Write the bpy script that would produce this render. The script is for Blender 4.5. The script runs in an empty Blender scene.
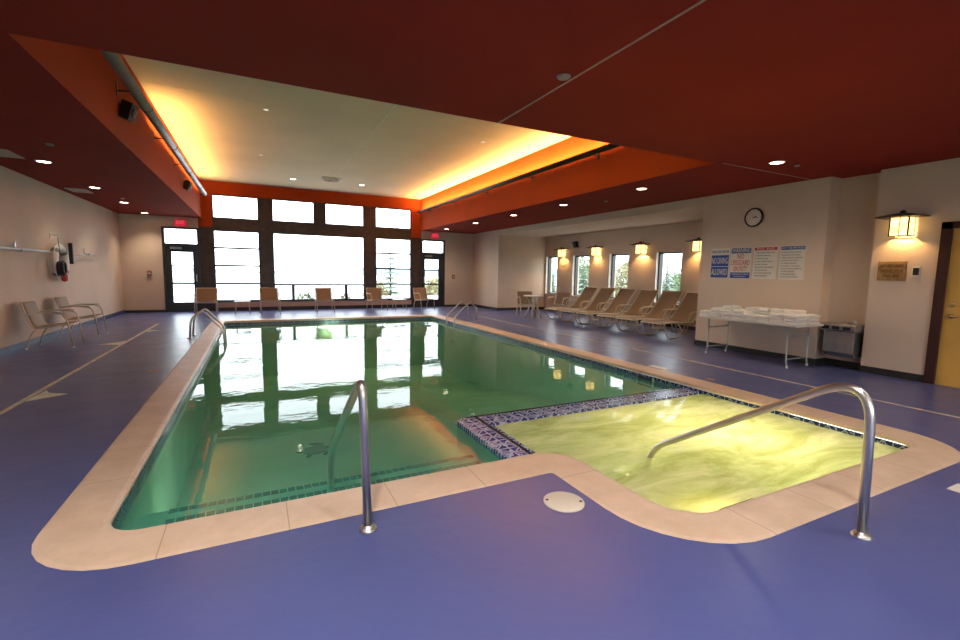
import bpy, bmesh, math, random
from math import sin, cos, pi, radians
from mathutils import Vector, Matrix
random.seed(7)
SC = bpy.context.scene
COL = SC.collection

# ------------------------------------------------------------------ dimensions (metres)
XL, XSL, XSR, XR, XA, XN = -3.67, -1.50, 5.96, 8.28, 10.41, 8.38
YB, YS, YREAR = 17.46, 4.49, -4.6
ZC, ZU = 3.043, 4.256
YA0, YA1, ZA = 6.45, 15.18, 2.86
WZ, SZ = -0.110, -0.088            # pool and spa water levels

# ------------------------------------------------------------------ materials
def new_mat(name):
    m = bpy.data.materials.new(name); m.use_nodes = True
    nt = m.node_tree; nt.nodes.clear()
    out = nt.nodes.new('ShaderNodeOutputMaterial')
    return m, nt, out
def N(nt, kind, **kw):
    n = nt.nodes.new(kind)
    for k, v in kw.items():
        if k in n.inputs: n.inputs[k].default_value = v
        else: setattr(n, k, v)
    return n
def L(nt, a, b): nt.links.new(a, b)
def rgba(c): return (c[0], c[1], c[2], 1.0)

def mat(name, col, rough=0.6, metal=0.0, var=0.06, scale=3.0, bump=0.0, bscale=60.0, col2=None, spec=0.5):
    m, nt, out = new_mat(name)
    b = N(nt, 'ShaderNodeBsdfPrincipled', Roughness=rough, Metallic=metal)
    b.inputs['Specular IOR Level'].default_value = spec
    tc = N(nt, 'ShaderNodeTexCoord')
    nz = N(nt, 'ShaderNodeTexNoise', Scale=scale, Detail=4.0)
    L(nt, tc.outputs['Object'], nz.inputs['Vector'])
    r = N(nt, 'ShaderNodeValToRGB')
    c2 = col2 or tuple(max(0, c * (1 - 2 * var)) for c in col)
    c1 = tuple(min(1, c * (1 + var)) for c in col)
    r.color_ramp.elements[0].position = 0.35; r.color_ramp.elements[0].color = rgba(c2)
    r.color_ramp.elements[1].position = 0.65; r.color_ramp.elements[1].color = rgba(c1)
    L(nt, nz.outputs['Fac'], r.inputs['Fac']); L(nt, r.outputs['Color'], b.inputs['Base Color'])
    if bump:
        n2 = N(nt, 'ShaderNodeTexNoise', Scale=bscale, Detail=3.0)
        L(nt, tc.outputs['Object'], n2.inputs['Vector'])
        bp = N(nt, 'ShaderNodeBump', Strength=bump, Distance=0.01)
        L(nt, n2.outputs['Fac'], bp.inputs['Height']); L(nt, bp.outputs['Normal'], b.inputs['Normal'])
    L(nt, b.outputs['BSDF'], out.inputs['Surface'])
    return m

def emit(name, col, strength):
    m, nt, out = new_mat(name)
    e = N(nt, 'ShaderNodeEmission', Strength=strength); e.inputs['Color'].default_value = rgba(col)
    L(nt, e.outputs['Emission'], out.inputs['Surface'])
    return m

M = {}
M['wall'] = mat('beige_wall_paint', (0.62, 0.485, 0.375), 0.75, var=0.03, scale=1.2, bump=0.15, bscale=90)
M['wall_shore'] = mat('pinkish_sill_wall_paint', (0.50, 0.36, 0.30), 0.75, var=0.03)
M['red_ceiling'] = mat('dark_red_ceiling_paint', (0.26, 0.025, 0.016), 0.85, var=0.04, scale=0.8, spec=0.12)
M['orange'] = mat('orange_red_soffit_paint', (0.37, 0.060, 0.012), 0.85, var=0.04, scale=0.8, spec=0.12)
M['cream_ceiling'] = mat('cream_ceiling_paint', (0.70, 0.57, 0.40), 0.8, var=0.03, scale=0.7)
M['joint'] = mat('pale_control_joint', (0.42, 0.30, 0.24), 0.6)
M['joint_cream'] = mat('cream_control_joint', (0.75, 0.68, 0.55), 0.6)
M['dark_wood'] = mat('dark_brown_window_frame', (0.035, 0.02, 0.017), 0.45, var=0.25, scale=6)
M['black_frame'] = mat('black_metal_frame', (0.018, 0.016, 0.017), 0.35)
M['base'] = mat('black_rubber_baseboard', (0.02, 0.017, 0.018), 0.5)
M['blue_base'] = mat('blue_epoxy_cove_base', (0.05, 0.085, 0.17), 0.35)
M['white_jamb'] = mat('white_window_reveal', (0.78, 0.74, 0.68), 0.6)
M['steel'] = mat('brushed_stainless_steel', (0.64, 0.61, 0.56), 0.30, 1.0, var=0.03)
M['steel_dull'] = mat('dull_stainless_steel', (0.42, 0.41, 0.40), 0.38, 0.9, var=0.05)
M['grey_metal'] = mat('grey_painted_metal', (0.30, 0.31, 0.32), 0.35, 0.55, var=0.05)
M['dark_metal'] = mat('dark_bronze_metal', (0.03, 0.02, 0.015), 0.45, 0.3)
M['cream_frame'] = mat('cream_powder_coated_tube', (0.60, 0.50, 0.38), 0.35)
M['white_plastic'] = mat('white_plastic', (0.80, 0.79, 0.76), 0.45)
M['table_top'] = mat('grey_white_table_top', (0.62, 0.60, 0.55), 0.5)
M['grey_leg'] = mat('grey_enamel_steel_tube', (0.46, 0.46, 0.45), 0.35, 0.4)
M['black'] = mat('black_plastic', (0.012, 0.012, 0.013), 0.5)
M['red'] = mat('red_plastic', (0.45, 0.03, 0.02), 0.45)
M['towel'] = mat('white_terry_towel', (0.88, 0.85, 0.80), 0.95, var=0.03, scale=20, bump=0.6, bscale=250)
M['line'] = mat('worn_cream_painted_line', (0.66, 0.55, 0.38), 0.5, var=0.15, scale=8)
M['arrow'] = mat('pale_green_floor_decal', (0.66, 0.70, 0.52), 0.45, var=0.12, scale=6)
M['mark'] = mat('orange_floor_mark', (0.42, 0.22, 0.12), 0.5)
M['bead'] = mat('black_mosaic', (0.012, 0.012, 0.022), 0.2)
M['plaster'] = mat('pale_pool_plaster', (0.50, 0.68, 0.52), 0.8, var=0.04, scale=2)
M['spa_plaster'] = mat('pale_spa_plaster', (0.62, 0.62, 0.34), 0.8, var=0.05)
M['gold_door'] = mat('golden_oak_door', (0.74, 0.42, 0.09), 0.4, var=0.05, scale=2)
M['door_frame'] = mat('dark_maroon_door_frame', (0.05, 0.015, 0.012), 0.4)
M['brass'] = mat('satin_brass', (0.6, 0.42, 0.2), 0.3, 1.0)
M['bark'] = mat('grey_bark', (0.12, 0.10, 0.08), 0.9)
M['conifer'] = mat('muted_conifer_green', (0.24, 0.30, 0.22), 0.9, var=0.3, scale=2)
M['shrub'] = mat('light_green_leaves', (0.30, 0.38, 0.22), 0.8, var=0.3, scale=3)
M['drybush'] = mat('tan_and_olive_foliage', (0.42, 0.38, 0.22), 0.9, var=0.3, scale=2)
M['grass'] = mat('wet_grass', (0.16, 0.20, 0.09), 0.9, var=0.2, scale=0.4)
M['shore_hill'] = mat('hazy_blue_grey_hill', (0.19, 0.24, 0.27), 1.0, var=0.05, scale=0.01)  # haze of distance put into the hill colour
M['sign_white'] = mat('white_sign_board', (0.70, 0.66, 0.58), 0.45, var=0.02)
M['sign_blue'] = mat('blue_sign_ink', (0.02, 0.07, 0.30), 0.45)
M['sign_red'] = mat('red_sign_ink', (0.50, 0.025, 0.02), 0.45)
M['sign_grey'] = mat('grey_sign_print', (0.17, 0.16, 0.16), 0.5)
M['plaque'] = mat('tan_wood_plaque', (0.36, 0.20, 0.07), 0.5, var=0.15, scale=12)
M['engrave'] = mat('dark_engraved_letters', (0.10, 0.04, 0.012), 0.6)
M['clock_face'] = mat('cream_clock_face', (0.72, 0.66, 0.58), 0.4)
M['clock_rim'] = mat('dark_brown_clock_rim', (0.02, 0.01, 0.008), 0.3)
M['ring'] = mat('white_life_ring_foam', (0.72, 0.68, 0.62), 0.5)
M['turtle'] = mat('dark_green_mosaic', (0.006, 0.010, 0.006), 0.5, var=0.3, scale=40)
M['turtle_limb'] = mat('bronze_brown_mosaic', (0.06, 0.03, 0.006), 0.5, var=0.3, scale=40)
M['vent'] = mat('off_white_ceiling_vent', (0.55, 0.50, 0.44), 0.5)
M['pull'] = mat('dull_red_box', (0.33, 0.11, 0.06), 0.5)
M['skim_lid'] = mat('beige_skimmer_lid', (0.62, 0.54, 0.42), 0.5, var=0.04)
M['foot_sensor'] = mat('grey_white_disc', (0.34, 0.28, 0.26), 0.5)
M['lamp'] = emit('recessed_lamp_glow', (1.0, 0.86, 0.62), 14.0)
M['lamp_dim'] = emit('small_recessed_lamp_glow', (1.0, 0.86, 0.66), 1.0)
M['tube'] = emit('warm_fluorescent_tube', (1.0, 0.62, 0.22), 10.0)
M['pool_lamp'] = emit('underwater_lamp_glow', (1.0, 0.88, 0.5), 30.0)

def m_exit():
    m, nt, out = new_mat('red_lit_exit_panel')
    e = N(nt, 'ShaderNodeEmission', Strength=0.55); e.inputs['Color'].default_value = (1, 0.03, 0.07, 1)
    L(nt, e.outputs[0], out.inputs['Surface']); return m
M['exit'] = m_exit()
M['exit_letter'] = emit('lit_exit_letters', (1.0, 0.16, 0.20), 0.9)

def m_lantern():
    m, nt, out = new_mat('amber_art_glass')
    tc = N(nt, 'ShaderNodeTexCoord'); nz = N(nt, 'ShaderNodeTexNoise', Scale=9.0, Detail=3.0)
    L(nt, tc.outputs['Object'], nz.inputs['Vector'])
    r = N(nt, 'ShaderNodeValToRGB')
    r.color_ramp.elements[0].position = 0.3; r.color_ramp.elements[0].color = (1, 0.52, 0.10, 1)
    r.color_ramp.elements[1].position = 0.65; r.color_ramp.elements[1].color = (1, 0.72, 0.27, 1)
    L(nt, nz.outputs['Fac'], r.inputs['Fac'])
    e = N(nt, 'ShaderNodeEmission', Strength=3.6); L(nt, r.outputs['Color'], e.inputs['Color'])
    L(nt, e.outputs[0], out.inputs['Surface']); return m
M['lantern'] = m_lantern()

def m_floor():
    m, nt, out = new_mat('blue_epoxy_deck')
    b = N(nt, 'ShaderNodeBsdfPrincipled')
    tc = N(nt, 'ShaderNodeTexCoord')
    nz = N(nt, 'ShaderNodeTexNoise', Scale=0.9, Detail=6.0, Roughness=0.6)
    L(nt, tc.outputs['Object'], nz.inputs['Vector'])
    r = N(nt, 'ShaderNodeValToRGB')
    r.color_ramp.elements[0].position = 0.3; r.color_ramp.elements[0].color = (0.062, 0.077, 0.215, 1)
    r.color_ramp.elements[1].position = 0.72; r.color_ramp.elements[1].color = (0.080, 0.095, 0.255, 1)
    L(nt, nz.outputs['Fac'], r.inputs['Fac']); L(nt, r.outputs['Color'], b.inputs['Base Color'])
    n3 = N(nt, 'ShaderNodeTexNoise', Scale=3.0, Detail=5.0)
    L(nt, tc.outputs['Object'], n3.inputs['Vector'])
    mr = N(nt, 'ShaderNodeMapRange'); mr.inputs['To Min'].default_value = 0.24; mr.inputs['To Max'].default_value = 0.42
    L(nt, n3.outputs['Fac'], mr.inputs['Value']); L(nt, mr.outputs['Result'], b.inputs['Roughness'])
    n2 = N(nt, 'ShaderNodeTexNoise', Scale=7.0, Detail=3.0)
    L(nt, tc.outputs['Object'], n2.inputs['Vector'])
    bp = N(nt, 'ShaderNodeBump', Strength=0.35, Distance=0.01)
    L(nt, n2.outputs['Fac'], bp.inputs['Height']); L(nt, bp.outputs['Normal'], b.inputs['Normal'])
    b.inputs['Specular IOR Level'].default_value = 0.5
    L(nt, b.outputs[0], out.inputs['Surface']); return m
M['floor'] = m_floor()

def m_coping(name, axis):
    m, nt, out = new_mat(name)
    b = N(nt, 'ShaderNodeBsdfPrincipled', Roughness=0.45)
    tc = N(nt, 'ShaderNodeTexCoord'); sx = N(nt, 'ShaderNodeSeparateXYZ')
    L(nt, tc.outputs['Object'], sx.inputs[0])
    nz = N(nt, 'ShaderNodeTexNoise', Scale=4.0, Detail=6.0, Roughness=0.65)
    L(nt, tc.outputs['Object'], nz.inputs['Vector'])
    r = N(nt, 'ShaderNodeValToRGB')
    r.color_ramp.elements[0].position = 0.3; r.color_ramp.elements[0].color = (0.56, 0.39, 0.26, 1)
    r.color_ramp.elements[1].position = 0.7; r.color_ramp.elements[1].color = (0.70, 0.51, 0.365, 1)
    L(nt, nz.outputs['Fac'], r.inputs['Fac'])
    if axis:
        a = N(nt, 'ShaderNodeMath', operation='ADD'); a.inputs[1].default_value = 50.0 + (-0.105 if axis == 'X' else 0.0)
        L(nt, sx.outputs[axis], a.inputs[0])
        d = N(nt, 'ShaderNodeMath', operation='DIVIDE'); d.inputs[1].default_value = 0.61; L(nt, a.outputs[0], d.inputs[0])
        f = N(nt, 'ShaderNodeMath', operation='FRACT'); L(nt, d.outputs[0], f.inputs[0])
        lt = N(nt, 'ShaderNodeMath', operation='LESS_THAN'); lt.inputs[1].default_value = 0.011; L(nt, f.outputs[0], lt.inputs[0])
        mx = N(nt, 'ShaderNodeMix', data_type='RGBA'); L(nt, lt.outputs[0], mx.inputs[0])
        L(nt, r.outputs['Color'], mx.inputs[6]); mx.inputs[7].default_value = (0.40, 0.27, 0.18, 1)
        L(nt, mx.outputs[2], b.inputs['Base Color'])
    else:
        L(nt, r.outputs['Color'], b.inputs['Base Color'])
    n2 = N(nt, 'ShaderNodeTexNoise', Scale=120.0); L(nt, tc.outputs['Object'], n2.inputs['Vector'])
    bp = N(nt, 'ShaderNodeBump', Strength=0.25, Distance=0.004)
    L(nt, n2.outputs['Fac'], bp.inputs['Height']); L(nt, bp.outputs['Normal'], b.inputs['Normal'])
    L(nt, b.outputs[0], out.inputs['Surface']); return m
M['cop_x'] = m_coping('sandstone_coping_x', 'X'); M['cop_y'] = m_coping('sandstone_coping_y', 'Y'); M['cop_c'] = m_coping('sandstone_coping_corner', None)

def m_tile(name, pale, navy, dens=1.0, fringe=0.5, coord='UV'):
    """square glazed tiles: each carries a navy ground with pale diagonal lattice and specks, pale grout between"""
    m, nt, out = new_mat(name)
    b = N(nt, 'ShaderNodeBsdfPrincipled', Roughness=0.25); b.inputs['Specular IOR Level'].default_value = 0.2
    tc = N(nt, 'ShaderNodeTexCoord'); mp = N(nt, 'ShaderNodeMapping'); mp.inputs['Scale'].default_value = (dens,) * 3
    L(nt, tc.outputs[coord], mp.inputs[0])
    s = N(nt, 'ShaderNodeSeparateXYZ'); L(nt, mp.outputs[0], s.inputs[0])
    def mth(op, a, bb=None):
        n = N(nt, 'ShaderNodeMath', operation=op)
        for i, v in enumerate((a, bb)):
            if v is None: continue
            if isinstance(v, (int, float)): n.inputs[i].default_value = v
            else: L(nt, v, n.inputs[i])
        return n.outputs[0]
    fu, fv = mth('FRACT', mth('ADD', s.outputs[0], 50.0)), mth('FRACT', mth('ADD', s.outputs[1], 50.0))
    cu, cv = mth('ABSOLUTE', mth('SUBTRACT', fu, 0.5)), mth('ABSOLUTE', mth('SUBTRACT', fv, 0.5))
    di = mth('ADD', cu, cv)                                  # diamond distance
    ring = mth('LESS_THAN', mth('ABSOLUTE', mth('SUBTRACT', di, 0.42)), 0.045)
    ring2 = mth('LESS_THAN', mth('ABSOLUTE', mth('SUBTRACT', di, 0.2)), 0.045)
    grout = mth('GREATER_THAN', mth('MAXIMUM', cu, cv), 0.465)
    cross = mth('LESS_THAN', mth('MINIMUM', cu, cv), 0.022)
    nz = N(nt, 'ShaderNodeTexNoise', Scale=3.6, Detail=1.5); L(nt, mp.outputs[0], nz.inputs['Vector'])
    spk = mth('GREATER_THAN', nz.outputs['Fac'], fringe)
    tot = mth('MAXIMUM', mth('MAXIMUM', ring, grout), mth('MAXIMUM', mth('MULTIPLY', mth('MAXIMUM', ring2, cross), 0.8), mth('MULTIPLY', spk, 0.8)))
    mx = N(nt, 'ShaderNodeMix', data_type='RGBA'); L(nt, tot, mx.inputs[0])
    mx.inputs[6].default_value = rgba(navy); mx.inputs[7].default_value = rgba(pale)
    L(nt, mx.outputs[2], b.inputs['Base Color'])
    L(nt, b.outputs[0], out.inputs['Surface']); return m
M['tile'] = m_tile('navy_and_white_wall_tile', (0.30, 0.35, 0.45), (0.02, 0.035, 0.12), 1.0, 0.62)
M['tile_top'] = m_tile('blue_patterned_ledge_tile', (0.46, 0.55, 0.74), (0.012, 0.028, 0.19), 5.2, 0.60, 'Object')

def m_sling():
    m, nt, out = new_mat('tan_mesh_sling')
    b = N(nt, 'ShaderNodeBsdfPrincipled', Roughness=0.6)
    tc = N(nt, 'ShaderNodeTexCoord')
    w = N(nt, 'ShaderNodeTexWave', Scale=60.0, Distortion=0.5); L(nt, tc.outputs['Object'], w.inputs['Vector'])
    r = N(nt, 'ShaderNodeValToRGB')
    r.color_ramp.elements[0].color = (0.28, 0.17, 0.095, 1); r.color_ramp.elements[1].color = (0.42, 0.28, 0.175, 1)
    L(nt, w.outputs['Fac'], r.inputs['Fac']); L(nt, r.outputs['Color'], b.inputs['Base Color'])
    t = N(nt, 'ShaderNodeBsdfTranslucent'); t.inputs['Color'].default_value = (0.35, 0.2, 0.1, 1)
    mx = N(nt, 'ShaderNodeMixShader', Fac=0.25); L(nt, b.outputs[0], mx.inputs[1]); L(nt, t.outputs[0], mx.inputs[2])
    L(nt, mx.outputs[0], out.inputs['Surface']); return m
M['sling'] = m_sling()

def m_glass():
    m, nt, out = new_mat('clear_window_glass')
    tr = N(nt, 'ShaderNodeBsdfTransparent'); tr.inputs['Color'].default_value = (0.96, 0.98, 0.98, 1)
    g = N(nt, 'ShaderNodeBsdfGlossy', Roughness=0.01)
    f = N(nt, 'ShaderNodeFresnel', IOR=1.35); ge = N(nt, 'ShaderNodeNewGeometry')
    iv = N(nt, 'ShaderNodeMath', operation='SUBTRACT'); iv.inputs[0].default_value = 1.0; L(nt, ge.outputs['Backfacing'], iv.inputs[1])
    mu = N(nt, 'ShaderNodeMath', operation='MULTIPLY'); L(nt, f.outputs[0], mu.inputs[0]); L(nt, iv.outputs[0], mu.inputs[1])
    mx = N(nt, 'ShaderNodeMixShader'); L(nt, mu.outputs[0], mx.inputs[0]); L(nt, tr.outputs[0], mx.inputs[1]); L(nt, g.outputs[0], mx.inputs[2])
    L(nt, mx.outputs[0], out.inputs['Surface']); return m
M['glass'] = m_glass()

def m_water(name, tint, milk, milk_fac, bump, scale, trans=0.0, foam=False):
    m, nt, out = new_mat(name)
    tc = N(nt, 'ShaderNodeTexCoord')
    mp = N(nt, 'ShaderNodeMapping'); mp.inputs['Scale'].default_value = (1.0, 1.6, 1.0)
    L(nt, tc.outputs['Object'], mp.inputs[0])
    n1 = N(nt, 'ShaderNodeTexNoise', Scale=scale, Detail=3.0, Roughness=0.5); L(nt, mp.outputs[0], n1.inputs['Vector'])
    bp = N(nt, 'ShaderNodeBump', Strength=bump, Distance=0.02)
    L(nt, n1.outputs['Fac'], bp.inputs['Height'])
    tr = N(nt, 'ShaderNodeBsdfTransparent'); tr.inputs['Color'].default_value = rgba(tint)
    df = N(nt, 'ShaderNodeBsdfDiffuse')
    tl = N(nt, 'ShaderNodeBsdfTranslucent')
    if foam:
        mp2 = N(nt, 'ShaderNodeMapping'); mp2.inputs['Scale'].default_value = (0.55, 1.5, 1.0); mp2.inputs['Rotation'].default_value = (0, 0, radians(-28))
        L(nt, tc.outputs['Object'], mp2.inputs[0])
        n2 = N(nt, 'ShaderNodeTexNoise', Scale=1.7, Detail=8.0, Roughness=0.68, Distortion=1.1); L(nt, mp2.outputs[0], n2.inputs['Vector'])
        r = N(nt, 'ShaderNodeValToRGB')
        r.color_ramp.elements[0].position = 0.36; r.color_ramp.elements[0].color = (0.36, 0.37, 0.17, 1)
        r.color_ramp.elements[1].position = 0.64; r.color_ramp.elements[1].color = (0.76, 0.72, 0.54, 1)
        L(nt, n2.outputs['Fac'], r.inputs['Fac'])
        L(nt, r.outputs['Color'], df.inputs['Color']); L(nt, r.outputs['Color'], tl.inputs['Color'])
    else:
        df.inputs['Color'].default_value = rgba(milk); tl.inputs['Color'].default_value = rgba(milk)
    md = N(nt, 'ShaderNodeMixShader', Fac=trans); L(nt, df.outputs[0], md.inputs[1]); L(nt, tl.outputs[0], md.inputs[2])
    mm = N(nt, 'ShaderNodeMixShader', Fac=milk_fac); L(nt, tr.outputs[0], mm.inputs[1]); L(nt, md.outputs[0], mm.inputs[2])
    gl = N(nt, 'ShaderNodeBsdfGlossy', Roughness=0.015); L(nt, bp.outputs[0], gl.inputs['Normal'])
    fr = N(nt, 'ShaderNodeFresnel', IOR=1.33); L(nt, bp.outputs[0], fr.inputs['Normal'])
    mx = N(nt, 'ShaderNodeMixShader'); L(nt, fr.outputs[0], mx.inputs[0]); L(nt, mm.outputs[0], mx.inputs[1]); L(nt, gl.outputs[0], mx.inputs[2])
    L(nt, mx.outputs[0], out.inputs['Surface']); return m
M['pool_water'] = m_water('milky_green_pool_water', (0.62, 0.93, 0.80), (0.15, 0.74, 0.56), 0.25, 0.13, 2.2, trans=.2)
M['spa_water'] = m_water('frothy_yellow_spa_water', (0.8, 0.8, 0.4), (0.5, 0.5, 0.2), 0.86, 0.35, 9.0, trans=0.5, foam=True)

def m_lake():
    m, nt, out = new_mat('pale_lake_water')
    b = N(nt, 'ShaderNodeBsdfPrincipled', Roughness=0.25); b.inputs['Base Color'].default_value = (0.25, 0.30, 0.31, 1)
    tc = N(nt, 'ShaderNodeTexCoord'); nz = N(nt, 'ShaderNodeTexNoise', Scale=0.2, Detail=3.0); L(nt, tc.outputs['Object'], nz.inputs[0])
    bp = N(nt, 'ShaderNodeBump', Strength=0.4, Distance=0.3); L(nt, nz.outputs['Fac'], bp.inputs['Height']); L(nt, bp.outputs[0], b.inputs['Normal'])
    L(nt, b.outputs[0], out.inputs['Surface']); return m
M['lake'] = m_lake()

# ------------------------------------------------------------------ mesh builder
class MB:
    def __init__(s): s.bm = bmesh.new(); s.uv = None
    def box(s, x0, x1, y0, y1, z0, z1, mtx=None, bev=0):
        vs = [s.bm.verts.new((x, y, z)) for x in (x0, x1) for y in (y0, y1) for z in (z0, z1)]
        fs = [(0, 1, 3, 2), (4, 6, 7, 5), (0, 4, 5, 1), (2, 3, 7, 6), (0, 2, 6, 4), (1, 5, 7, 3)]
        faces = [s.bm.faces.new([vs[i] for i in f]) for f in fs]
        if bev:
            es = list({e for f in faces for e in f.edges})
            r = bmesh.ops.bevel(s.bm, geom=es, offset=bev, segments=2, affect='EDGES', profile=0.6)
            vs = list({v for v in r['verts']} | {v for v in vs if v.is_valid})
        if mtx is not None:
            bmesh.ops.transform(s.bm, matrix=mtx, verts=[v for v in vs if v.is_valid])
        return s
    def prism(s, pts, axis, a0, a1, smooth=False):
        """polygon pts extruded along axis (0,1,2) between a0 and a1; pts are the two other coordinates in xyz order"""
        def mk(p, a):
            c = list(p); c.insert(axis, a); return s.bm.verts.new(c)
        A = [mk(p, a0) for p in pts]; B = [mk(p, a1) for p in pts]; n = len(pts)
        s.bm.faces.new(A); s.bm.faces.new(B[::-1])
        for i in range(n):
            f = s.bm.faces.new([A[i], B[i], B[(i + 1) % n], A[(i + 1) % n]]); f.smooth = smooth
        return s
    def tube(s, pts, r, n=10, fillet=0.0, closed=False, cap=True, seg=5):
        P = [Vector(p) for p in pts]
        if fillet:
            Q = []
            for i, p in enumerate(P):
                if (i == 0 or i == len(P) - 1) and not closed: Q.append(p); continue
                a, b = P[i - 1], P[(i + 1) % len(P)]
                da, db = (a - p), (b - p)
                f = min(fillet, da.length * 0.48, db.length * 0.48)
                pa, pb = p + da.normalized() * f, p + db.normalized() * f
                for k in range(seg + 1):
                    t = k / seg; Q.append((1 - t) ** 2 * pa + 2 * t * (1 - t) * p + t * t * pb)
            P = Q
        m = len(P); rings = []
        t0 = (P[1] - P[0]).normalized()
        up = Vector((0, 0, 1)) if abs(t0.z) < 0.9 else Vector((0, 1, 0))
        nrm = (up - t0 * up.dot(t0)).normalized()
        for i, p in enumerate(P):
            if closed: t = (P[(i + 1) % m] - P[i - 1]).normalized()
            elif i == 0: t = t0
            elif i == m - 1: t = (P[i] - P[i - 1]).normalized()
            else: t = ((P[i + 1] - P[i]).normalized() + (P[i] - P[i - 1]).normalized()).normalized()
            nrm = (nrm - t * nrm.dot(t)).normalized(); bi = t.cross(nrm)
            rr = r[i] if isinstance(r, (list, tuple)) else r
            rings.append([s.bm.verts.new(p + (nrm * cos(2 * pi * k / n) + bi * sin(2 * pi * k / n)) * rr) for k in range(n)])
        for i in range(m if closed else m - 1):
            A, B = rings[i], rings[(i + 1) % m]
            for k in range(n):
                f = s.bm.faces.new([A[k], A[(k + 1) % n], B[(k + 1) % n], B[k]]); f.smooth = True
        if cap and not closed:
            s.bm.faces.new(rings[0][::-1]); s.bm.faces.new(rings[-1])
        return s
    def lathe(s, prof, n=24, c=(0, 0, 0), axis='Z', mtx=None, sy=1.0):
        vs0 = []
        rings = []
        for (r, z) in prof:
            ring = []
            for k in range(n):
                a = 2 * pi * k / n
                p = (r * cos(a), r * sin(a) * sy, z)
                if axis == 'X': p = (z, r * cos(a), r * sin(a))
                if axis == 'Y': p = (r * cos(a), z, r * sin(a))
                v = s.bm.verts.new((p[0] + c[0], p[1] + c[1], p[2] + c[2])); ring.append(v); vs0.append(v)
            rings.append(ring)
        for A, B in zip(rings[:-1], rings[1:]):
            for k in range(n):
                f = s.bm.faces.new([A[k], A[(k + 1) % n], B[(k + 1) % n], B[k]]); f.smooth = True
        s.bm.faces.new(rings[0][::-1]); s.bm.faces.new(rings[-1])
        if mtx is not None: bmesh.ops.transform(s.bm, matrix=mtx, verts=vs0)
        return s
    def quad(s, *pts):
        return s.bm.faces.new([s.bm.verts.new(p) for p in pts])
    def poly(s, pts, z):
        return s.bm.faces.new([s.bm.verts.new((x, y, z)) for x, y in pts])
    def build(s, name, m=None, parent=None, loc=None, recalc=True, mats=None, bevel=0, weld=False):
        if weld: bmesh.ops.remove_doubles(s.bm, verts=s.bm.verts, dist=1e-5)
        if recalc: bmesh.ops.recalc_face_normals(s.bm, faces=s.bm.faces)
        me = bpy.data.meshes.new(name); s.bm.to_mesh(me); s.bm.free()
        for mm in (mats or ([m] if m else [])): me.materials.append(mm)
        o = bpy.data.objects.new(name, me); COL.objects.link(o)
        if parent is not None: o.parent = parent
        if loc: o.location = loc
        if bevel:
            b = o.modifiers.new('bevel', 'BEVEL'); b.width = bevel; b.segments = 2; b.limit_method = 'ANGLE'
        return o

def tag(o, label=None, cat=None, group=None, kind=None):
    if label: o['label'] = label
    if cat: o['category'] = cat
    if group: o['group'] = group
    if kind: o['kind'] = kind
    return o
def empty(name, loc=(0, 0, 0), rz=0.0):
    o = bpy.data.objects.new(name, None); o.empty_display_size = 0.1; COL.objects.link(o)
    o.location = loc; o.rotation_euler = (0, 0, rz); return o
def struct(o, label=None, cat=None): return tag(o, label, cat, None, 'structure')
def copy_tree(o, parent=None):
    c = o.copy(); COL.objects.link(c)
    if parent is not None: c.parent = parent
    for ch in [x for x in ALLCH(o)]: copy_tree(ch, c)
    return c
def ALLCH(o): return [x for x in bpy.data.objects if x.parent == o]

def wall_panel(name, axis, pos, thick, u0, u1, z0, z1, holes, m, label=None, cat='wall', matfn=None, mats=None):
    """wall in the plane axis=pos with rectangular holes [(ua,ub,za,zb)], solid from pos to pos+thick"""
    us = sorted({u0, u1, *[h[0] for h in holes], *[h[1] for h in holes]}); us = [u for u in us if u0 <= u <= u1]
    zs = sorted({z0, z1, *[h[2] for h in holes], *[h[3] for h in holes]}); zs = [z for z in zs if z0 <= z <= z1]
    def solid(i, j):
        if i < 0 or j < 0 or i >= len(us) - 1 or j >= len(zs) - 1: return False
        uc, zc = (us[i] + us[i + 1]) / 2, (zs[j] + zs[j + 1]) / 2
        return not any(h[0] < uc < h[1] and h[2] < zc < h[3] for h in holes)
    b = MB()
    def P(u, d, z): return (pos + d, u, z) if axis == 'x' else (u, pos + d, z)
    for i in range(len(us) - 1):
        for j in range(len(zs) - 1):
            if not solid(i, j): continue
            a, c, e, g = us[i], us[i + 1], zs[j], zs[j + 1]
            fs = [b.quad(P(a, 0, e), P(c, 0, e), P(c, 0, g), P(a, 0, g)), b.quad(P(a, thick, e), P(c, thick, e), P(c, thick, g), P(a, thick, g))]
            if not solid(i - 1, j): fs.append(b.quad(P(a, 0, e), P(a, thick, e), P(a, thick, g), P(a, 0, g)))
            if not solid(i + 1, j): fs.append(b.quad(P(c, 0, e), P(c, thick, e), P(c, thick, g), P(c, 0, g)))
            if not solid(i, j - 1): fs.append(b.quad(P(a, 0, e), P(a, thick, e), P(c, thick, e), P(c, 0, e)))
            if not solid(i, j + 1): fs.append(b.quad(P(a, 0, g), P(a, thick, g), P(c, thick, g), P(c, 0, g)))
            if matfn:
                for f in fs: f.material_index = matfn((a + c) / 2, (e + g) / 2)
    o = b.build(name, m, weld=True, mats=mats)
    return struct(o, label, cat)

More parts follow.
